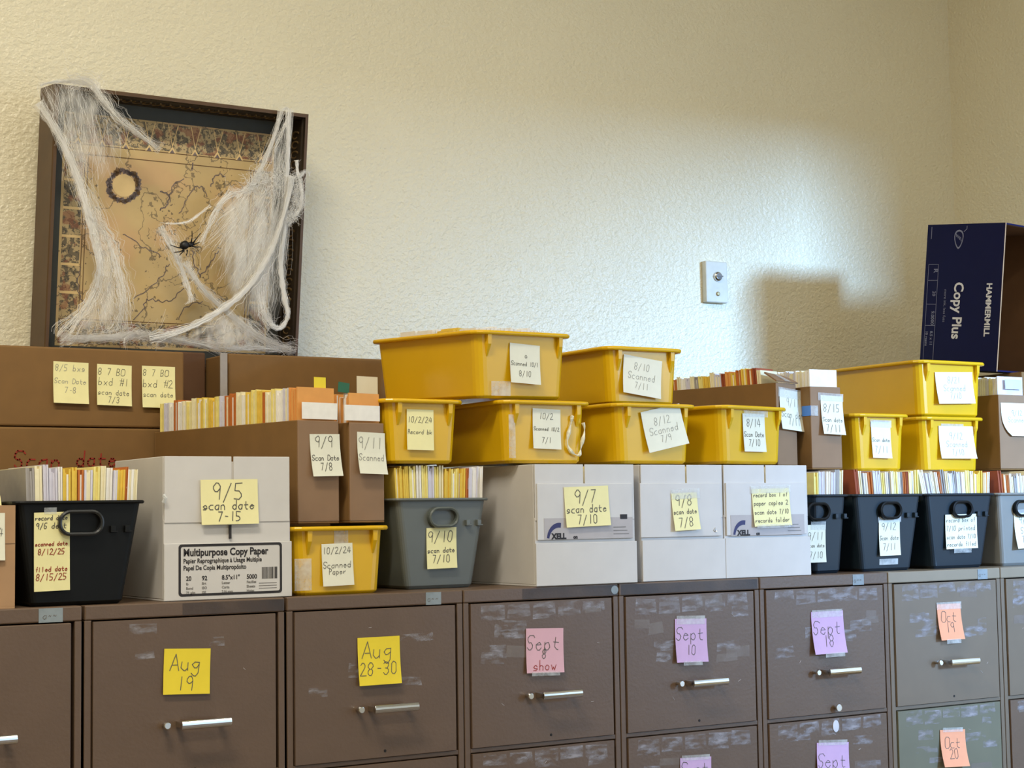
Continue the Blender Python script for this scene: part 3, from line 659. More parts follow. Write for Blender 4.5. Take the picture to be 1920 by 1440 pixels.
# --- second row of yellow bins and the two on top
Z2 = .2535
t, FY = yellow_bin('narrow yellow bin in the middle row, above the grey bin', 727, 861, 850, .095, Z2, tape=None)
note(FY, 762, 768, 812, 844, N_CRM, [('10/2/24', .25, .15), ('Record bk', .55, .14)], 'cream note on the narrow yellow bin above the grey bin', 'notes on yellow bins', .015, .003, off=.002)
t, FY = yellow_bin('yellow bin with a loop of torn tape, above the 9/7 carton', 948, 1100, 850, .05, Z2, tape=[(-.085, .01, .016, .09)])
b = MB(); P = []
for k in range(26):
    a = math.radians(100 + 300 * k / 25); P.append((.072 + .020 * math.cos(a) + .004 * math.sin(3 * a), -.0035, .058 + .042 * math.sin(a)))
b.tube(P, [.0028 + .0018 * math.sin(k * 1.3) for k in range(26)], 6); b.build('tape', mat('torn_tape', (222, 216, 190), .35, .2, 60), t)
note(FY, 998, 767, 1050, 842, N_WHT, [('10/2', .18, .15), ('Scanned 10/2', .5, .14), ('7/1', .78, .14)], 'off-white note on the yellow bin with the tape loop', 'notes on yellow bins', .03, .005, off=.002)
t, FY = yellow_bin('yellow bin with a tilted crumpled note, above the middle white carton', 1160, 1299, 850, .05, Z2, rz=math.radians(2))
note(FY, 1198, 765, 1272, 842, N_WHT, [('8/12', .3, .18, 3), ('Scanned', .52, .18, 3), ('7/9', .74, .16, 3)], 'crumpled pale note stuck at a slant on a yellow bin', 'notes on yellow bins', -.2, .008, off=.005, side=.6)
t, FY = yellow_bin('yellow bin turned askew with a taped white note, right end of the row', 1356, 1471, 850, .03, Z2, rz=math.radians(11), L=.20)
note(FY, 1391, 776, 1432, 847, N_WHT, [('8/14', .24, .2), ('Scan Date', .54, .2), ('7/10', .76, .17)], 'white note on the askew yellow bin at the right end', 'notes on yellow bins', .0, .004, off=.002, tape=[(.1, .0, 1.1, .16)], lw=.0012)
Z3 = Z2 + .132
t, FY = yellow_bin('topmost yellow bin at left, heaped with white papers', 896, 1063, 720, .055, Z3 + .002, rz=math.radians(6), tilt=(math.radians(1.9), math.radians(-.8)), h=.138, L=.38, tape=[(-.06, .006, .05, .03)])
note(FY, 953, 646, 1009, 720, N_WHT, [('To', .28, .14), ('Scanned 10/1', .5, .14), ('8/10', .75, .14)], 'off-white note on the topmost yellow bin at left', 'notes on yellow bins', .035, .006, off=.006)
R_ = Matrix.Translation(t.location) @ t.rotation_euler.to_matrix().to_4x4()
for k, (u, v, hh, c) in enumerate(((-.045, .05, .156, 'white'), (.045, .05, .157, 'white'), (-.045, .13, .159, 'yellow'), (.045, .13, .160, 'white'), (-.045, .21, .161, 'white'), (.045, .21, .159, 'cream'), (-.045, .272, .162, 'white'), (.045, .272, .160, 'white'))):
    mb = MB(); r = random.Random(k)
    for q in range(9):
        xx = -.042 + q * .0094; mb.box(xx, xx + .008, r.uniform(-.004, 0), .055 + r.uniform(-.003, .003), .012, hh - .006 + r.uniform(0, .007), 0)
    o = mb.build('paper_bundle', P_COL[c]); o.matrix_world = R_ @ Matrix.Translation((u, v, -.004))
    tag(o, '%s of the paper bundles heaped in the topmost yellow bin, counted from the front' % ORD[k], 'papers', 'papers in the topmost bin')
t, FY = yellow_bin('upper yellow bin behind, with a large curled white note', 1143, 1274, 735, .11, Z3 + .001, L=.335, h=.124)
note(FY, 1169, 671, 1241, 743, N_WHT, [('8/10', .25, .18, 3), ('Scanned', .5, .18, 3), ('7/11', .75, .16, 3)], 'large white note curled on the upper yellow bin behind', 'notes on yellow bins', .12, .008, off=.002, side=-.4)

# --- right group: file bins on the cabinets
for (label, a, c, py, y, cols, seed, where, nlean) in (
    ('dark file bin half hidden behind the right white carton', 1522, 1591, 930, .045, [('pale yellow', 1.1), ('lavender', 1.4), ('white', 1), ('lavender', 1), ('grey', 1.2), ('cream', 1.2)], 21, 'the half hidden dark bin', .012),
    ('dark file bin with a narrow white note and packed files', 1600, 1731, 926, .045, [('rust', 1), ('cream', .8), ('grey', .7), ('white', 1), ('orange', 1.2), ('lavender', 2), ('pale yellow', .8), ('white', .8), ('grey', .6), ('cream', .8), ('pale yellow', 1), ('white', .7), ('grey', .5), ('orange', .8), ('rust', .6), ('pale yellow', .8), ('white', .8), ('pale yellow', 1)], 22, 'the dark bin with the narrow note', -.05),
    ('dark file bin with a square white note, second from right', 1734, 1865, 922, .045, [('white', 1.2), ('lavender', 1.2), ('cream', .6), ('white', .7), ('orange', .5), ('grey', .9), ('cream', .8), ('lavender', 1), ('grey', .8), ('lavender', .9), ('white', .9), ('pale yellow', 1), ('white', .8), ('yellow', 1.4), ('yellow', .9), ('cream', .7), ('manila', .6), ('white', .7)], 23, 'the dark bin with the square note', lambda f: -.14 + .16 * f)):
    t, FF, w = file_bin(label, a, c, py, y, CHAR, BLK, -.042 if seed == 21 else 0.0)
    fa = at(a + 3, 890, y + .03).x; fb = at(c - 3, 890, y + .03).x
    files_x(where, 'files in ' + where, fa + (.014 if seed != 21 else .004), fb - .010, y + .03, T + .012, lambda f: .226, cols, .2, nlean, seed, tub=w)
    if seed == 21: note(FF, 1512, 984, 1547, 1054, N_WHT, [('9/11', .3, .2), ('Scan date', .55, .17), ('7/10', .8, .17)], 'white note on the half hidden dark file bin', 'notes on file bins', 0, .006, off=.002, tape=[(.1, .02, .8, .22)])
    if seed == 22: note(FF, 1647, 975, 1686, 1041, N_WHT, [('9/12', .18, .2), ('Scan date', .5, .2), ('7/11', .75, .18)], 'narrow white note on a dark file bin', 'notes on file bins', -.01, .006, off=.002, tape=[(0, -.02, 1.1, .16)])
    if seed == 22:
        q = hit(1666, 1053, FF.p0, FF.n); b = MB(); b.box(q.x - t.location.x - .03, q.x - t.location.x + .03, -.0015, -.0008, -.007, .007)
        b.M = Matrix.Identity(4); o = b.build('tape', TAPE, t); o.location = (0, .0128, q.z - T); o.rotation_euler = (math.atan2(.014, .182), 0, 0)
    if seed == 23: note(FF, 1771, 964, 1830, 1028, N_WHT, [('record box of', .16, .16), ('7/10 printed', .4, .16), ('scan date 7/10', .65, .16), ('records filed', .86, .16)], 'square white note with four lines on a dark file bin', 'notes on file bins', -.01, .006, off=.003, tape=[(0, 1.05, .55, .14)])
t, FF, w = file_bin('pale grey file bin cut by the right edge', 1868, 1964, 917, .045, GREYL, BLK)
fa = at(1871, 890, .075).x; fb = at(1950, 890, .075).x
files_x('the pale grey bin at the right edge', 'files in the pale grey bin', fa + .014, fb - .012, .075, T + .012, lambda f: .226 - .01 * math.sin(f * 3),
        [('rust', 1.2), ('orange', .8), ('cream', .6), ('orange', .6), ('white', .7), ('cream', .8), ('grey', 1), ('lavender', 1.4), ('white', 1), ('lavender', 1), ('white', 1), ('cream', 1)], .2, -.05, 24, tub=w)
note(FF, 1900, 961, 1945, 1026, N_WHT, [('9/15', .2, .2), ('Scan', .5, .18), ('7/10', .75, .18)], 'white note on the pale grey bin at the right edge', 'notes on file bins', -.04, .014, off=.002, tape=[(0, -.02, .9, .16)])

# --- right group: file boxes and yellow bins standing on the files
ZR = .2395
t3, F3 = file_box('brown file box with a long row of mixed files, behind the askew yellow bin', 1457, 790, .14, .082, .36, .198, .2505, math.radians(15), KRAFT, KRAFT2)
files_y('the brown box behind the askew bin', 'files in the box behind the askew bin', t3, .070, .036, .335, .232, .222,
        [('cream', .7), ('rust', .7), ('orange', 1), ('yellow', 1), ('orange', .9), ('yellow', .9), ('manila', 1), ('rust', .7), ('lavender', 1.2), ('cream', .8), ('yellow', 1.3), ('pale yellow', .8), ('grey', .7), ('cream', .8), ('lavender', .8), ('white', .9), ('cream', .7), ('orange', 1.2), ('rust', .8), ('grey', .8)], 31, .05)
b = MB(); b.loft([[(-.006, -.004, .2), (.084, -.004, .198), (.084, .03, .215), (-.006, .03, .222)], [(-.006, -.006, .203), (.084, -.006, .201), (.084, .028, .218), (-.006, .028, .225)]])
b.build('flap', KRAFT2, t3)
b = MB(); b.add([(.030, -.0075, .2025), (.052, -.0075, .2025), (.052, .0295, .2215), (.030, .0295, .2235)], [(0, 1, 2, 3)]); b.build('tape', TAPE, t3)
t4, F4 = file_box('narrow brown file box with white papers, left of the right yellow stack', 1521, 800, .13, .096, .32, .198, ZR + .004, 0, KRAFT, KRAFT2)
files_y('the narrow box beside the yellow stack', 'files in the narrow right box', t4, .086, .006, .30, .240, .232, [('white', 1.6), ('lavender', 1), ('white', 1), ('cream', .8), ('pale yellow', .8), ('white', 1), ('grey', .7), ('white', 1), ('cream', 1)], 32)
note(F3, 1461, 733, 1511, 808, N_WHT, [('9/11', .3, .2, 3), ('Scan date', .6, .18), ('7/11', .78, .18)], 'white note taped on the brown box behind the askew bin', 'notes on file boxes', .06, .010, tape=[(0, .08, 1.1, .24)])
note(F4, 1538, 742, 1579, 815, N_WHT, [('8/15', .32, .2), ('Scan date', .62, .2), ('7/11', .84, .18)], 'white note taped on the narrow box left of the right yellow stack', 'notes on file boxes', .03, .012, tape=[(-.05, .04, 1.15, .2)])
b = MB(); b.box(.0, .022, -.0012, -.0006, .128, .152); b.build('tape', TAPE, t4)
b = MB(); b.box(-.0012, -.0004, .0, .03, .128, .152); b.build('blue_tape', mat('tape_blue', (70, 120, 190), .4), t4)
t, FY = yellow_bin('small yellow bin on the files, front of the right stack', 1606, 1700, 860, .14, ZR + .001, h=.138, L=.27, tape=[(.0, .09, .05, .034)])
note(FY, 1632, 791, 1668, 859, N_WHT, [('Scan date', .5, .2), ('7/11', .76, .18, 3)], 'narrow white note on the small yellow bin of the right stack', 'notes on yellow bins', .02, .006, off=.002, tape=[(0, .05, 1.1, .2)])
t, FY = yellow_bin('lower yellow bin of the right stack with a square white note', 1732, 1841, 865, .15, ZR - .001, h=.137, tape=[(.0, .092, .08, .03)])
note(FY, 1759, 799, 1823, 860, N_WHT, [('9/12', .3, .2, 3), ('Scanned', .55, .18, 3), ('7/10', .8, .18, 3)], 'square white note on the lower yellow bin of the right stack', 'notes on yellow bins', .0, .010, off=.002, side=.5)
t, FY = yellow_bin('upper yellow bin of the right stack under the navy carton', 1726, 1844, 765, .15, ZR + .1395, h=.139)
note(FY, 1752, 698, 1822, 757, N_WHT, [('8/21', .25, .2, 3), ('Scanned', .5, .2, 3), ('7/10', .75, .18, 3)], 'large white note on the upper yellow bin of the right stack', 'notes on yellow bins', -.03, .008, off=.002, side=-.4)
t5, F5 = file_box('brown file box with files at the right edge, under the navy carton', 1874, 800, .15, .105, .33, .196, ZR + .004, 0, KRAFT, KRAFT2)
files_y('the brown box at the right edge', 'files in the right edge box', t5, .094, .006, .30, .240, .232, [('lavender', 1.4), ('white', 1), ('pale yellow', .8), ('cream', 1), ('white', 1), ('yellow', .8), ('rust', .8), ('white', 1), ('orange', .8), ('white', 1)], 33)
note(F5, 1876, 756, 1935, 818, N_WHT, [('9/12', .3, .16, 3), ('Scanned', .5, .16, 3)], 'rounded white note on the brown box at the right edge', 'notes on file boxes', 0, .006, shape='round')
card('pale blue card in front of the papers of the right edge box', F5, 1884, 712, 1915, 730, mat('card_blue', (186, 202, 216), .6), .0005, 'index_card', 'card', 'cards in front folders')

# --- brown cartons behind on the left, and those under the navy carton
def carton(label, x0, x1, y, L, z0, h, m, seam=True, group='brown cartons', text=None):
    t = thing('carton', label, 'box', ((x0 + x1) / 2, y, T + z0), 0, group); x = (x1 - x0) / 2
    b = MB(); b.box(-x, x, 0, L, 0, h); 
    b.build('box_body', m, t, .004)
    if seam:
        b = MB(); b.box(-x - .0005, x + .0005, L / 2 - .024, L / 2 + .024, h, h + .0006); b.build('tape', KRAFT_L, t)
    if text:
        b = MB()
        for s, cx, cz, hh in text: write_strokes(b, s, cx, cz, hh, lambda a, c: -.0012, 0, .003, .1, .3)
        b.build('handwriting', INKR, t)
    return t
YB2 = .60
xa = at(345, 700, YB2).x
zs = at(140, 800, YB2).z - T; zt = at(140, 652, YB2).z - T
FU = Face((0, YB2, T))
q0 = at(125, 872, YB2)
carton('lower brown carton with red Scan date handwriting', -.28, xa + .02, YB2, .17, 0, zs - .002, KRAFT, False, text=[('Scan', at(74, 862, YB2).x - (-.28 + xa + .02) / 2, at(80, 862, YB2).z - T, .036), ('date', at(185, 860, YB2).x - (-.28 + xa + .02) / 2, at(185, 860, YB2).z - T, .032)])
carton('upper brown carton with three cream notes, on the left', -.28, xa, YB2, .17, zs, zt - zs, KRAFT)
note(FU, 100, 679, 166, 757, N_CRM, [('8/5 bxs', .14, .15, 3), ('Scan Date', .46, .17, 3), ('7-8', .68, .14, 3)], 'leftmost of three cream notes on the upper brown carton', 'notes on the brown carton', .02, .010)
note(FU, 182, 684, 247, 761, N_CRM, [('8 7 BOX', .18, .18), ('bxd #1', .42, .18), ('scan date', .68, .16), ('7/3', .86, .14)], 'middle of three cream notes on the upper brown carton', 'notes on the brown carton', .025, .008)
note(FU, 266, 687, 328, 765, N_CRM, [('8 7 BOX', .16, .18), ('bxd #2', .42, .18), ('scan date', .68, .17)], 'rightmost of three cream notes, partly behind files', 'notes on the brown carton', .01, .008)
xb0, xb1 = at(428, 700, .63).x, at(735, 700, .63).x
carton('brown carton behind the long row of files, its top creased', xb0, xb1, .63, .14, 0, at(500, 665, .63).z - T, KRAFT, False)
mb = MB(); xm0, xm1 = at(350, 700, .75).x, at(413, 700, .75).x
carton('carton in the gap between two brown cartons, coloured dark as shade', xm0 - .03, xb0 - .006, .75, .04, 0, at(380, 661, .75).z - T, mat('cardboard_shaded', (92, 62, 38), .85, .05), False)  # darker cardboard colour stands in for the shade in this gap
pm = at(420, 700, .612)
mb = MB(); mb.box(-.0085, .0085, 0, .004, 0, at(421, 661, .612).z - T - .001); o = mb.build('paper_strip', P_COL['grey'], bevel=.001); o.location = (pm.x, .612, T)
tag(o, 'pale strip of board standing between two brown cartons', 'board')
pm = at(686, 716, .5)
mb = MB(); arc_sheet(mb, -.022, .022, 0, 0, .02, .03); o = mb.build('paper_roll', P_COL['manila']); 
BK = .5
mb = MB(); bx0, bx1 = at(668, 716, BK).x, at(712, 716, BK).x; mb.v = []
COL.objects.unlink(o); bpy.data.objects.remove(o)
card('beige card standing among the files of the second narrow box', Face(F2.p0 - F2.n * .2, RZ), 669, 706, 708, 766, N_WHT, .0, 'index_card', 'card', 'cards in front folders')

# --- navy carton standing on end on two cartons in the corner
BX, BY = at(1868, 690, .20).x, .20
ang = math.radians(9)
zb = .505
carton('lower brown carton in the corner, hidden under the navy carton', 2.58, 2.80, .17, .36, 0, .27, KRAFT, False)
carton('upper brown carton in the corner under the navy carton', 2.58, 2.80, .17, .36, .2706, zb - .2712, KRAFT, False)
t = thing('copy_paper_carton', 'navy copy paper carton standing on end, its open side facing out', 'box', (BX, BY, T + zb), ang)
t.rotation_euler = (math.radians(6.5), 0, ang)
W_, D_, H_ = .29, .245, .394; k = .004        # local x right, y back
b = MB()
for q in ((0, k, 0, D_, 0, H_), (W_ - k, W_, 0, D_, 0, H_), (k, W_ - k, D_ - k, D_, 0, H_), (k, W_ - k, 0, D_ - k, 0, k), (k, W_ - k, 0, D_ - k, H_ - k, H_)): b.box(*q)
b.box(k, k + .001, .003, D_ - k, k, H_ - k, 1); b.box(k, W_ - k, D_ - k - .001, D_ - k, k, H_ - k, 1); b.box(W_ - k - .001, W_ - k, .003, D_ - k, k, H_ - k, 1); b.box(k, W_ - k, .003, D_ - k, H_ - k - .001, H_ - k, 1)
b.box(-.0004, k, -.0006, 0, 0, H_, 2)
b.build('box_body', [NAVY, mat('carton_brown_inside', (112, 78, 46), .85), KRAFT_L], t, .0015)
b = MB(); b.loft([[(W_, .0, 0), (W_ + .20, -.03, 0), (W_ + .20, -.026, 0), (W_, .004, 0)], [(W_, .0, H_), (W_ + .20, -.03, H_), (W_ + .20, -.026, H_), (W_, .004, H_)]]); b.build('flap', NAVY, t)  # out-of-view panel, added to widen the carton's shadow on the wall
# printing on the navy side (x = 0 face): text reads downwards
SIDE = lambda y, z: Matrix.Translation((-.0006, y, z)) @ Matrix(((0, 0, 1, 0), (0, -1, 0, 0), (0, 0, 0, 0), (0, 0, 0, 1))) 
def down(mb, txt, y, z, size, mi, bold=0, xs=1.0):
    # text x -> -z, text y -> -y (towards the viewer's right)
    M = Matrix(((0, 0, 1, -.0007), (0, -1, 0, y), (-1, 0, 0, z), (0, 0, 0, 1)))
    print_text(mb, txt, M, size, mi, 'LEFT', bold, xs)
b = MB()
down(b, 'Copy Plus', .146, H_ * .60, .041, 0, .0010, .92)
down(b, 'HAMMERMILL', .045, H_ * .595, .0235, 0, .0007, 1.0)
down(b, 'more ink, less fuss', .178, H_ * .55, .012, 1)
for s, y, z, sz in (('R', .216, .695, .02), ('20', .216, .538, .014), ('9.0000', .216, .40, .014), ('8.5 x 11', .216, .26, .012), ('10 reams', .231, .26, .011)):
    down(b, s, y, H_ * z, sz, 1, .0002)
def line(y0, z0, y1, z1, wd=.0012):
    d = Vector((0, y1 - y0, z1 - z0)); n = Vector((0, -d.z, d.y)).normalized() * wd / 2; p, q = Vector((-.0007, y0, z0)), Vector((-.0007, y1, z1))
    b.add([p - n, q - n, q + n, p + n], [(0, 1, 2, 3)], 1)
for y in (.202, .234): line(y, .0, y, H_ * .723)
for z in (.723, .612, .446, .298): line(.202, H_ * z, .234, H_ * z)
line(.231, H_ * .90, .231, H_ * .985, .0018)
# leaf-shaped emblem
E = []
for k_ in range(21):
    a = 2 * PI * k_ / 20; E.append((-.0007, .142 + .014 * math.cos(a) * (1 - .35 * math.sin(a) * -1), H_ * .894 + .026 * math.sin(a)))
for k_ in range(20):
    p, q = Vector(E[k_]), Vector(E[k_ + 1]); c = Vector((-.0007, .142, H_ * .894)); b.add([p, q, c + (q - c) * .82, c + (p - c) * .82], [(0, 1, 2, 3)], 1)
for k_ in range(4): line(.134 + .005 * k_, H_ * .88 + .004 * k_, .137 + .0045 * k_, H_ * .91 + .003 * k_, .002)
line(.127, H_ * .945, .118, H_ * .965, .0016); line(.118, H_ * .965, .118, H_ * .985, .0016)
b.build('printing', [INKW, mat('print_dim', (120, 124, 150), .6)], t)

# ------------------------------------------------------------------ wall plate
q0, q1 = at(1315, 490, WALL), at(1357, 570, WALL)
wx, hx = (q1.x - q0.x), abs(q0.z - q1.z)
t = thing('wall_plate', 'ivory wall plate with a round knob and screw, mounted on the wall', 'wall plate', ((q0.x + q1.x) / 2, WALL, q1.z), 0)
IV = mat('plate_ivory', (206, 204, 192), .35)
b = MB(); b.box(-wx / 2, wx / 2, -.020, 0, 0, hx); b.build('plate', IV, t, .003)
b = MB(); b.tube([(.002, -.020, hx * .63), (.002, -.026, hx * .63), (.002, -.030, hx * .63)], [.014, .0135, .010], 20); b.build('knob', CHROME, t, .001)
b = MB(); b.box(-.011, .015, -.0315, -.0298, hx * .63 - .0018, hx * .63 + .0018); b.build('knob_slot', INKG, t)
b = MB(); b.tube([(.002, -.020, hx * .21), (.002, -.023, hx * .21), (.002, -.024, hx * .21)], [.0065, .006, .004], 14); b.build('screw', mat('brass', (170, 150, 110), .35, metal=.8), t)

# ------------------------------------------------------------------ framed map
BETA = math.radians(7); FD = .112
PF = Vector((0, WALL - FD - .004, T + .42))
nF = Vector((0, -math.cos(BETA), -math.sin(BETA)))            # out of the picture
uF = Vector((0, -math.sin(BETA), math.cos(BETA)))
TLp, TRp, BRp = hit(104, 157, PF, nF), hit(580, 214, PF, nF), hit(578, 705, PF, nF)
fw = TRp.x - TLp.x; fh = (TRp - BRp).dot(uF)
org = Vector((TLp.x, 0, 0)); org = TRp - uF * fh - Vector((fw, 0, 0))
FM = Matrix(((1, 0, 0, org.x), (0, -nF.y, uF.y, org.y), (0, -nF.z, uF.z, org.z), (0, 0, 0, 1)))      # local x right, y into wall, z up; y=0 is the front lip
t = thing('picture_frame', 'framed antique map in a deep dark frame hung on the wall, draped in cobweb', 'picture', (0, 0, 0))
t.matrix_world = FM
WOOD = mat('frame_walnut', (84, 58, 28), .5, .12, 18); WOODD = mat('frame_dark', (40, 30, 20), .45, .2, 60)
LINER = mat('frame_liner', (62, 64, 60), .7)
def ring_rect(i, y): return [(i, y, i), (fw - i, y, i), (fw - i, y, fh - i), (i, y, fh - i)]
prof_out = [(0, FD), (0, .004), (.002, 0), (.009, 0)]
b = MB(); b.loft([ring_rect(i, y) for i, y in prof_out], 0, False, False)
b.loft([ring_rect(i, y) for i, y in ((.009, 0), (.0095, .010), (.0125, .014), (.0150, .074), (.0175, .077), (.0180, .084))], 1, False, False)
b.loft([ring_rect(.0, FD), ring_rect(.02, FD)], 0, False, False)
b.build('moulding', [WOOD, WOODD], t)
b = MB(); b.loft([ring_rect(.0182, .084), ring_rect(.050, .086)], 0, False, False); b.build('mat_border', LINER, t)
b = MB()                                          # carved scrolls on the steep inner faces of the moulding
GOLD = mat('carving_brown', (112, 90, 56), .4, .25, 80)
CV = [MB() for _ in range(4)]
def scroll(f, c, s, b):
    P = []
    for k in range(14):
        a = math.radians(-60 + 290 * k / 13); r = s * (1 - .45 * k / 13); P.append(f(c + r * math.cos(a) * .62, .044 + r * math.sin(a) * 1.25))
    b.tube(P, [.0022] * 11 + [.002, .0016, .001], 5)
stp = .0235
for k in range(int((fh - .06) / stp)):
    z = .035 + k * stp
    scroll(lambda c, y: (fw - .0140, y, c), z, .017, CV[0]); scroll(lambda c, y: (.0140, y, c), z, .017, CV[1])
for k in range(int((fw - .06) / stp)):
    x = .035 + k * stp
    scroll(lambda c, y: (c, y, fh - .0140), x, .017, CV[2]); scroll(lambda c, y: (c, y, .0140), x, .017, CV[3])
for q in CV: q.build('carving', GOLD, t)
# the map print
def map_mat(name, base, ink, kind):
    m = bpy.data.materials.new(name); m.use_nodes = True; N = m.node_tree.nodes; L = m.node_tree.links; bs = N['Principled BSDF']; bs.inputs['Roughness'].default_value = .7
    tc = N.new('ShaderNodeTexCoord')
    def noise(sc, det, off=0):
        n = N.new('ShaderNodeTexNoise'); n.inputs['Scale'].default_value = sc; n.inputs['Detail'].default_value = det
        mp = N.new('ShaderNodeMapping'); mp.inputs['Location'].default_value = (off, off * 2, off); L.new(tc.outputs['Object'], mp.inputs[0]); L.new(mp.outputs[0], n.inputs['Vector']); return n.outputs['Fac']
    def math_(op, a, bb):
        q = N.new('ShaderNodeMath'); q.operation = op
        for i, v in enumerate((a, bb)):
            if isinstance(v, (int, float)): q.inputs[i].default_value = v
            else: L.new(v, q.inputs[i])
        return q.outputs[0]
    def mix(f, a, bb):
        q = N.new('ShaderNodeMix'); q.data_type = 'RGBA'; L.new(f, q.inputs[0])
        for i, v in ((6, a), (7, bb)):
            if isinstance(v, tuple): q.inputs[i].default_value = (*s2l(v), 1)
            else: L.new(v, q.inputs[i])
        return q.outputs[2]
    tone = noise(9, 4); c = mix(tone, base, tuple(int(x * .80) for x in base))
    if kind == 'map':
        pink = N.new('ShaderNodeMapRange'); L.new(noise(7, 2, 3.3), pink.inputs[0]); pink.inputs[1].default_value = .5; pink.inputs[2].default_value = .62; pink.inputs[4].default_value = .45
        c = mix(pink.outputs[0], c, (206, 160, 120))
        for sc, det, wd, off, mask in ((6.5, 7, .0048, 0, None), (15, 5, .008, 1.7, .52)):
            d = math_('ABSOLUTE', math_('SUBTRACT', noise(sc, det, off), .5), 0); ln = math_('LESS_THAN', d, wd)
            if mask: ln = math_('MULTIPLY', ln, math_('GREATER_THAN', noise(5, 2, 5.1), mask))
            c = mix(math_('MULTIPLY', ln, .62), c, ink)
        sp = math_('MULTIPLY', math_('GREATER_THAN', noise(120, 2, 2), .66), math_('GREATER_THAN', noise(8, 2, 8.8), .50)); c = mix(math_('MULTIPLY', sp, .7), c, ink)
    else:
        d = math_('ABSOLUTE', math_('SUBTRACT', noise(75, 3, 7), .5), 0); c = mix(math_('MULTIPLY', math_('LESS_THAN', d, .022), .8), c, ink)
        f = N.new('ShaderNodeMapRange'); L.new(noise(85, 4, 4), f.inputs[0]); f.inputs[1].default_value = .49; f.inputs[2].default_value = .545
        c = mix(math_('MULTIPLY', f.outputs[0], .75), c, ink)
        f2 = N.new('ShaderNodeMapRange'); L.new(noise(38, 4, 9), f2.inputs[0]); f2.inputs[1].default_value = .55; f2.inputs[2].default_value = .6; f2.inputs[4].default_value = .6
        c = mix(f2.outputs[0], c, (150, 92, 66))
    L.new(c, bs.inputs['Base Color']); return m
PARCH = map_mat('map_parchment', (222, 192, 134), (74, 66, 58), 'map'); VIGN = map_mat('map_border_figures', (206, 180, 132), (62, 60, 56), 'fig')
MLINE = mat('map_line', (112, 84, 52), .8); MDARK = mat('map_engraving', (118, 104, 100), .8, .35, 120); MPARCH = mat('map_plain', (224, 194, 138), .8, .05, 30)
b = MB(); i0 = .048; ym = .0855
b.add([(i0, ym, i0), (fw - i0, ym, i0), (fw - i0, ym, fh - i0), (i0, ym, fh - i0)], [(0, 1, 2, 3)], 0)
def rect(x0, x1, z0, z1, mi, lv): b.add([(x0, ym - lv * .0002, z0), (x1, ym - lv * .0002, z0), (x1, ym - lv * .0002, z1), (x0, ym - lv * .0002, z1)], [(0, 1, 2, 3)], mi)
mx0, mx1, mz0, mz1 = i0 + .006, fw - i0 - .006, i0 + .006, fh - i0 - .004
bs_ = .052
rect(mx0, mx1, mz1 - .062, mz1, 1, 1); rect(mx0, mx1, mz0, mz0 + bs_, 1, 1); rect(mx0, mx0 + .042, mz0 + bs_, mz1 - .085, 1, 1); rect(mx1 - .042, mx1, mz0 + bs_, mz1 - .085, 1, 1)
def fline(x0, z0, x1, z1, wd=.0016, mi=2, lv=2):
    d = Vector((x1 - x0, 0, z1 - z0)); n = Vector((-d.z, 0, d.x)).normalized() * wd / 2; p, q = Vector((x0, ym - lv * .0002, z0)), Vector((x1, ym - lv * .0002, z1)); b.add([p - n, q - n, q + n, p + n], [(0, 1, 2, 3)], mi)
for zz in (mz1 - .066, mz1 - .088): fline(mx0, zz, mx1, zz, .002)
for xx in (mx0 + .046, mx0 + .053, mx1 - .046, mx1 - .053): fline(xx, mz0 + bs_, xx, mz1 - .088, .002)
fline(mx0, mz0 + bs_ + .004, mx1, mz0 + bs_ + .004, .002)
for k in range(1, 6):
    zz = mz0 + bs_ + (mz1 - .085 - mz0 - bs_) * k / 6; rect(mx0, mx0 + .042, zz - .003, zz + .003, 4, 2); rect(mx1 - .042, mx1, zz - .003, zz + .003, 4, 2)
for k in range(9):                                    # little triangles under the upper pictures
    xx = mx0 + (mx1 - mx0) * (k + .5) / 9; b.add([(xx - .010, ym - .0005, mz1 - .066), (xx + .010, ym - .0005, mz1 - .066), (xx, ym - .0005, mz1 - .050)], [(0, 1, 2)], 4)
    b.add([(xx - .006, ym - .0006, mz1 - .066), (xx + .006, ym - .0006, mz1 - .066), (xx, ym - .0006, mz1 - .057)], [(0, 1, 2)], 3)
    for s in (-1, 1): fline(xx, mz1 - .05, xx + s * .012, mz1, .002, 4, 3)
for k in range(7):
    zz = mz0 + bs_ + (mz1 - .085 - mz0 - bs_) * (k + .5) / 7
rr = random.Random(4)
FMI = FM.inverted()
def mp(px, py):
    d = ray(px, py); o_ = FMI @ CAM; dd = FMI.to_3x3() @ d; s = (ym - o_.y) / dd.y; return o_ + dd * s
c0 = mp(232, 348); 
for k in range(60):                                   # leafy wreath cartouche
    a = 2 * PI * k / 60; r1 = .036 + rr.uniform(-.004, .004); wdt = rr.uniform(.005, .010)
    u, v = math.cos(a), math.sin(a); tn = rr.uniform(.004, .009)
    P = [(c0.x + u * (r1 - wdt) - v * tn * .3, ym - .0006, c0.z + v * (r1 - wdt) * .95), (c0.x + u * r1 - v * tn, ym - .0006, c0.z + v * r1 * .95 + u * tn), (c0.x + u * (r1 + wdt * .8), ym - .0006, c0.z + v * (r1 + wdt * .8) * .95), (c0.x + u * r1 + v * tn, ym - .0006, c0.z + v * r1 * .95 - u * tn)]
    b.add(P, [(0, 1, 2, 3)], 3 if rr.random() < .75 else 2)
b.add([(c0.x + .027 * math.cos(2 * PI * k / 28), ym - .0007, c0.z + .026 * math.sin(2 * PI * k / 28)) for k in range(28)], [tuple(range(28))], 4)
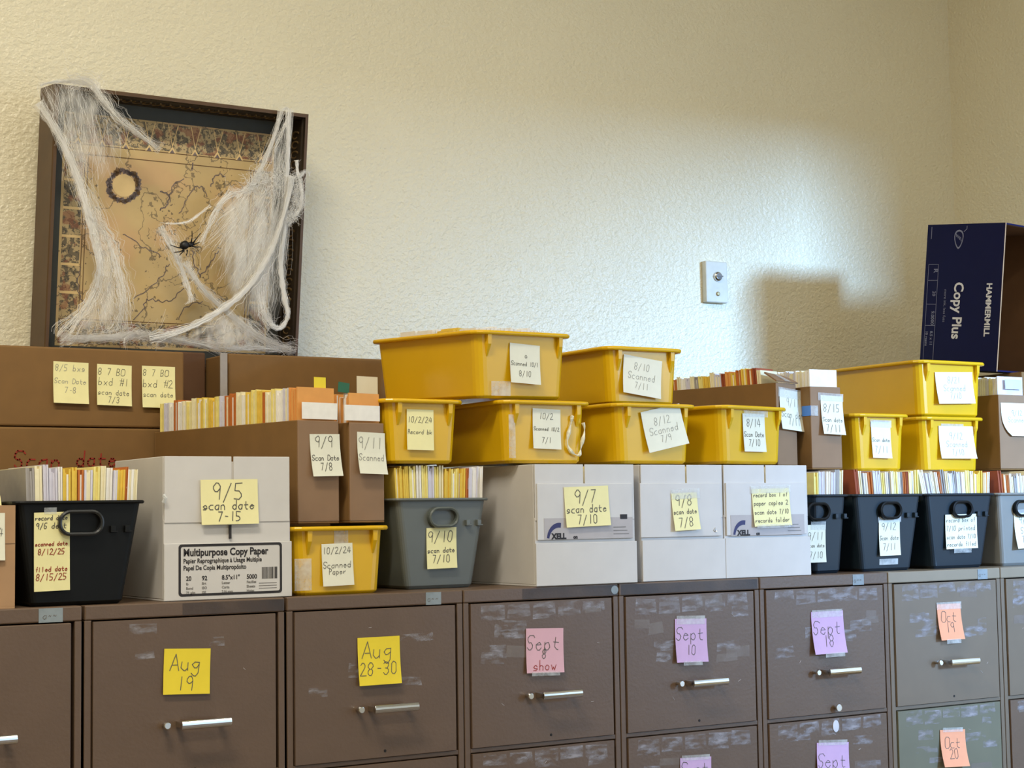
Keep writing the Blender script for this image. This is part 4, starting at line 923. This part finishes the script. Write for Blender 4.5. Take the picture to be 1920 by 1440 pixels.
def wig(pts, wd=.002, mi=3):
    Q = [mp(*p) for p in pts]
    for k in range(len(Q) - 1):
        n = 5; last = Q[k]
        for j in range(1, n + 1):
            p = Q[k].lerp(Q[k + 1], j / n) + (Vector((rr.uniform(-.004, .004), 0, rr.uniform(-.004, .004))) if j < n else Vector((0, 0, 0)))
            fline(last.x, last.z, p.x, p.z, wd, mi, 3); last = p
wig([(362, 305), (360, 320)], .003); wig([(395, 350), (400, 335), (412, 325), (422, 330)], .0025); wig([(335, 400), (350, 375), (365, 350), (380, 352), (388, 370)]); wig([(300, 360), (318, 365), (312, 385), (300, 395)], .003)
wig([(318, 380), (322, 350), (345, 335)], .002); wig([(230, 440), (255, 452), (280, 470), (300, 480)], .002); wig([(250, 560), (280, 540), (310, 510), (318, 495)], .002); wig([(360, 470), (365, 500), (375, 520), (395, 490), (410, 470)], .0025)
wig([(250, 600), (268, 580), (275, 560), (300, 565), (325, 560), (345, 540)], .002); wig([(150, 500), (145, 530), (150, 560), (165, 575)], .002); wig([(335, 600), (350, 575), (380, 565)], .002)
b.build('map_print', [PARCH, VIGN, MLINE, MDARK, MPARCH], t)

# ------------------------------------------------------------------ cobweb and spider
def fp(px, py, out=.012):
    lim = 632 if px < 360 else 652
    py = py if py < lim else lim + (py - lim) * .25
    return hit(px, py, PF + nF * out, nF)
WEB = mat('cobweb_fibre', (248, 246, 242), .9, .03, 40, spec=.1)
VEIL = sheer('cobweb_veil', (244, 241, 234), (0.05, 0.58), 42, .34, .68, .9, (1, 1, .28), spec=.05)
_n = VEIL.node_tree; _a = _n.nodes.new('ShaderNodeAttribute'); _a.attribute_name = 'fibre_cover'; _m = _n.nodes.new('ShaderNodeMath'); _m.operation = 'MULTIPLY'
_src = _n.nodes['Principled BSDF'].inputs['Alpha'].links[0].from_socket
_n.links.new(_src, _m.inputs[0]); _n.links.new(_a.outputs['Fac'], _m.inputs[1]); _n.links.new(_m.outputs[0], _n.nodes['Principled BSDF'].inputs['Alpha'])
rw = random.Random(99)
web = MB()
def spl(pts, n):
    """smooth resampling of a polyline"""
    P = [Vector(p) for p in pts]; out = []
    m = len(P) - 1
    for k in range(n + 1):
        s = k / n * m; i = min(int(s), m - 1); f = s - i
        p0, p1, p2, p3 = P[max(i - 1, 0)], P[i], P[i + 1], P[min(i + 2, m)]
        out.append(0.5 * ((2 * p1) + (p2 - p0) * f + (2 * p0 - 5 * p1 + 4 * p2 - p3) * f * f + (3 * p1 - p0 - 3 * p2 + p3) * f ** 3))
    return out
def strand(P, r=.00035): web.tube(P, r, 3, 0, False)
def rope(px, w0, w1, n, out=.014, core=True, seg=None, rr_=.00020):
    seg = seg or max(10, 5 * len(px)); C_ = spl([fp(a, c, out) for a, c in px], seg)
    bump = [rw.uniform(.75, 1.25) for _ in C_]
    for k in range(int(n * 1.6)):
        ph = rw.uniform(0, 6.3); fr = rw.uniform(.6, 2.2); a = rw.gauss(0, .62 if core else .9); dv = rw.gauss(0, .6); Q = []
        s0 = rw.uniform(0, .3) if rw.random() < .5 else 0; s1 = rw.uniform(.45, 1) if rw.random() < .65 else 1
        wisp = rw.random() < .12
        for i, p in enumerate(C_):
            f = i / seg
            if f < s0 or f > s1: continue
            wd = (w0 + (w1 - w0) * f) * bump[i] * (2.4 if wisp else 1) * (1 + 1.2 * max(0, .12 - min(f, 1 - f)) / .12)
            tg = C_[min(i + 1, seg)] - C_[max(i - 1, 0)]; nn_ = tg.cross(nF); nn_.normalize()
            Q.append(p + nn_ * wd * (a + .45 * math.sin(ph + fr * 6.3 * f)) * .5 + nF * (dv * wd * .25))
        if len(Q) > 2: strand(Q, rr_ * rw.uniform(.6, 1.5))
def veil(A, B, n, out=.012, sag=.0, rad=.00013, jit=.014, cross=True):
    SA = spl([fp(a, c, out) for a, c in A], 40); SB = spl([fp(a, c, out) for a, c in B], 40)
    for k in range(int(n * 1.1)):
        f = rw.random(); g_ = min(1, max(0, f + rw.gauss(0, .2)))
        p, q = SA[int(f * 40)], SB[int(g_ * 40)]; Q = []
        ph, am = rw.uniform(0, 6.3), rw.uniform(.2, 1)
        s0 = rw.uniform(-.06, .55) if rw.random() < .7 else 0; s1 = min(1.06, s0 + rw.uniform(.25, .9))
        bow = rw.gauss(0, .012)
        for i in range(11):
            s = s0 + (s1 - s0) * i / 10; v = p.lerp(q, s)
            Q.append(v + Vector((jit * am * math.sin(ph + 5 * s) + bow * math.sin(PI * s), 0, -sag * math.sin(PI * s) + .4 * bow * math.sin(2 * PI * s))) + nF * (.006 * math.sin(ph * 2 + 3 * s)))
        strand(Q, rad * rw.uniform(.6, 1.7))
VMS = []
def sheet(A, B, out=.009, dens=1.0):
    nu, nv = 28, 16
    SA = spl([fp(a, c, out) for a, c in A], nu); SB = spl([fp(a, c, out) for a, c in B], nu); vm = MB(); vs = []; cov = []
    for i in range(nu + 1):
        for j in range(nv + 1):
            u, v = i / nu, j / nv; q = 1.12 * v - .06
            vs.append(SA[i].lerp(SB[i], q) + nF * (.004 * math.sin(i * .5 + j * .5)) + Vector((.004 * math.sin(j * .9 + i * .3), 0, .003 * math.sin(i * .8))))
            cov.append(dens * min(1, 3.2 * min(u, 1 - u)) * min(1, 4.5 * min(v, 1 - v)))
    vm.add(vs, [(i * (nv + 1) + j, i * (nv + 1) + j + 1, (i + 1) * (nv + 1) + j + 1, (i + 1) * (nv + 1) + j) for i in range(nu) for j in range(nv)])
    VMS.append((vm, cov))
LR = [(72, 192), (98, 232), (126, 285), (155, 365), (178, 450), (187, 500), (178, 545), (150, 590), (112, 642)]
rope(LR, .010, .016, 90, .014)
TL2 = [(128, 155), (165, 153), (188, 180), (222, 222), (262, 252), (300, 282)]
rope(TL2, .022, .008, 70, .016); rope([(75, 158), (110, 153), (150, 154), (185, 165)], .004, .010, 30, .006)
veil([(76, 160), (120, 158), (160, 160), (186, 185)], [(110, 270), (140, 310), (190, 340), (250, 275)], 150, .012); sheet([(76, 165), (120, 160), (160, 160), (200, 200)], [(110, 270), (140, 310), (190, 330), (240, 260)])
veil([(115, 270), (150, 330), (175, 420)], [(165, 420), (215, 470), (235, 560)], 90, .012)
rope([(165, 400), (200, 440), (218, 490), (232, 560), (222, 636)], .016, .022, 55, .013, False)
veil([(185, 470), (190, 520), (175, 560)], [(240, 560), (225, 640), (120, 642)], 120, .012); sheet([(180, 440), (188, 500), (160, 580), (115, 642)], [(215, 480), (236, 540), (235, 590), (225, 648)])
rope([(527, 208), (512, 260), (492, 310), (470, 350), (440, 365)], .006, .012, 50, .015); rope([(541, 206), (541, 260), (538, 330), (534, 420), (527, 500), (534, 560), (540, 592), (526, 615), (508, 608), (494, 580)], .007, .009, 80, .015)
rope([(546, 206), (530, 245), (513, 285)], .004, .006, 20, .015, False); rope([(527, 208), (536, 203), (546, 207)], .006, .006, 20, .01)
veil([(512, 262), (525, 240), (541, 260)], [(480, 350), (510, 380), (536, 370)], 90, .012); sheet([(500, 300), (520, 260), (541, 262)], [(470, 360), (505, 370), (538, 360)])
rope([(548, 330), (534, 395), (515, 455), (490, 505), (455, 550), (405, 588), (345, 618), (280, 642)], .006, .011, 90, .024)
rope([(440, 355), (410, 385), (388, 430), (375, 458)], .010, .006, 40, .014, False); rope([(395, 385), (370, 405), (345, 418), (300, 420)], .003, .003, 12, .014, False)
sheet([(445, 350), (500, 335), (545, 330)], [(380, 440), (450, 500), (530, 480)], .015, .9); sheet([(400, 380), (450, 360), (540, 360)], [(440, 520), (480, 560), (525, 590)], .017, .8)
sheet([(92, 235), (130, 300), (180, 460), (180, 540), (120, 640)], [(120, 220), (160, 290), (205, 450), (215, 540), (190, 640)], .013, 1.0); sheet([(330, 640), (400, 600), (450, 590)], [(300, 650), (420, 655), (555, 660)], .02, 1.0)
veil([(470, 345), (510, 350), (545, 340)], [(380, 460), (440, 560), (510, 600)], 260, .013); sheet([(440, 360), (490, 350), (540, 345)], [(400, 450), (445, 560), (515, 590)])
sheet([(430, 380), (480, 380), (530, 380)], [(425, 540), (460, 580), (505, 600)], .013)
rope([(505, 440), (490, 520), (495, 590), (510, 612)], .02, .012, 50, .012, False)
rope([(300, 425), (318, 455), (335, 490), (350, 530), (362, 566)], .012, .010, 60, .015); rope([(345, 492), (375, 535), (412, 572), (452, 608), (500, 640), (555, 668)], .008, .014, 80, .018)
veil([(300, 420), (330, 430), (350, 460)], [(325, 490), (340, 520), (350, 540)], 60, .013)
veil([(412, 572), (440, 590), (470, 600)], [(400, 645), (470, 655), (545, 668)], 150, .013); sheet([(400, 580), (430, 585), (470, 615)], [(360, 645), (430, 655), (545, 668)])
rope([(112, 644), (165, 640), (215, 636), (255, 628), (285, 640), (330, 650), (420, 660)], .012, .012, 110, .016)
rope([(228, 638), (250, 628), (278, 630), (300, 645)], .016, .016, 60, .02); rope([(420, 655), (480, 655), (545, 668)], .012, .012, 60, .014)
for (cx, cy, rpx) in ((550, 340, 10), (556, 360, 10), (558, 380, 9), (548, 400, 9), (541, 414, 6), (518, 340, 12), (490, 335, 12), (470, 350, 12)):   # matted tufts
    for k in range(110):
        a = rw.uniform(0, 6.3); P = []; bx, by = rw.gauss(0, .42) * rpx, rw.gauss(0, .5) * rpx; da = rw.uniform(-.9, .9); l = rpx * rw.uniform(.15, .4)
        for i in range(7):
            P.append(fp(cx + bx, cy + by, .016 + rw.uniform(-.003, .006))); a += da + rw.uniform(-.4, .4); bx += l * math.cos(a); by += l * math.sin(a) * 1.2
        strand(spl(P, 12), .00024)
rope([(556, 300), (560, 330), (572, 322), (583, 326)], .004, .008, 30, .016, False); rope([(562, 335), (566, 370), (560, 395), (548, 408)], .006, .008, 50, .018)
wt = thing('cobweb', 'white stretched decorative cobweb draped over the framed map', 'cobweb', org)
wt.location = org
o = web.build('web_fibres', WEB); o.parent = wt; o.matrix_parent_inverse = Matrix.Translation(org).inverted(); o['kind'] = 'stuff'
for vm, cov in VMS:
    o = vm.build('web_veil', VEIL, smooth=True); at_ = o.data.attributes.new('fibre_cover', 'FLOAT', 'POINT'); at_.data.foreach_set('value', cov); o.parent = wt; o.matrix_parent_inverse = Matrix.Translation(org).inverted()

SPI = mat('spider_black', (14, 12, 14), .5)
sp = fp(351, 461, .030)
t = thing('toy_spider', 'small black toy spider on the cobweb over the map', 'spider', sp)
ux, uz = Vector((1, 0, 0)), uF
b = MB()
def blob(c, r, q):
    L_ = []
    for k in range(7):
        f = -1 + 2 * k / 6; rad = math.sqrt(max(.02, 1 - f * f)); L_.append([c + q * (f * r[0]) + (ux * -q.z + uF * q.x) * (rad * r[1] * math.cos(2 * PI * j / 10)) + nF * (rad * r[2] * math.sin(2 * PI * j / 10)) for j in range(10)])
    b.loft(L_)
ax_ = (ux * .75 + uz * .35).normalized()
blob(-ax_ * .007 + uz * .004, (.0125, .010, .009), ax_); blob(ax_ * .009, (.009, .0062, .006), ax_)
b.build('body', SPI, t, smooth=True)
def px(p_): return fp(351 + p_[0], 461 + p_[1], .030 + p_[2] / 1000) - sp
for L3 in (((6, -2, 2), (9, -14, 10), (9, -28, 0)), ((9, -3, 2), (16, -12, 9), (25, -24, 0)), ((10, -2, 2), (16, -4, 8), (24, -7, 0)), ((10, 1, 2), (16, 2, 8), (25, 2, 0)),
           ((-8, 4, 2), (-18, 3, 9), (-32, -2, 0)), ((-7, 8, 2), (-14, 11, 8), (-24, 12, 0)), ((-6, 9, 2), (-10, 13, 7), (-15, 18, 0)), ((0, 8, 2), (0, 13, 7), (-2, 18, 0))):
    b = MB(); b.tube(spl([px(q) for q in L3], 8), [.0019 - .00014 * k for k in range(9)], 6); b.build('leg', SPI, t, smooth=True)
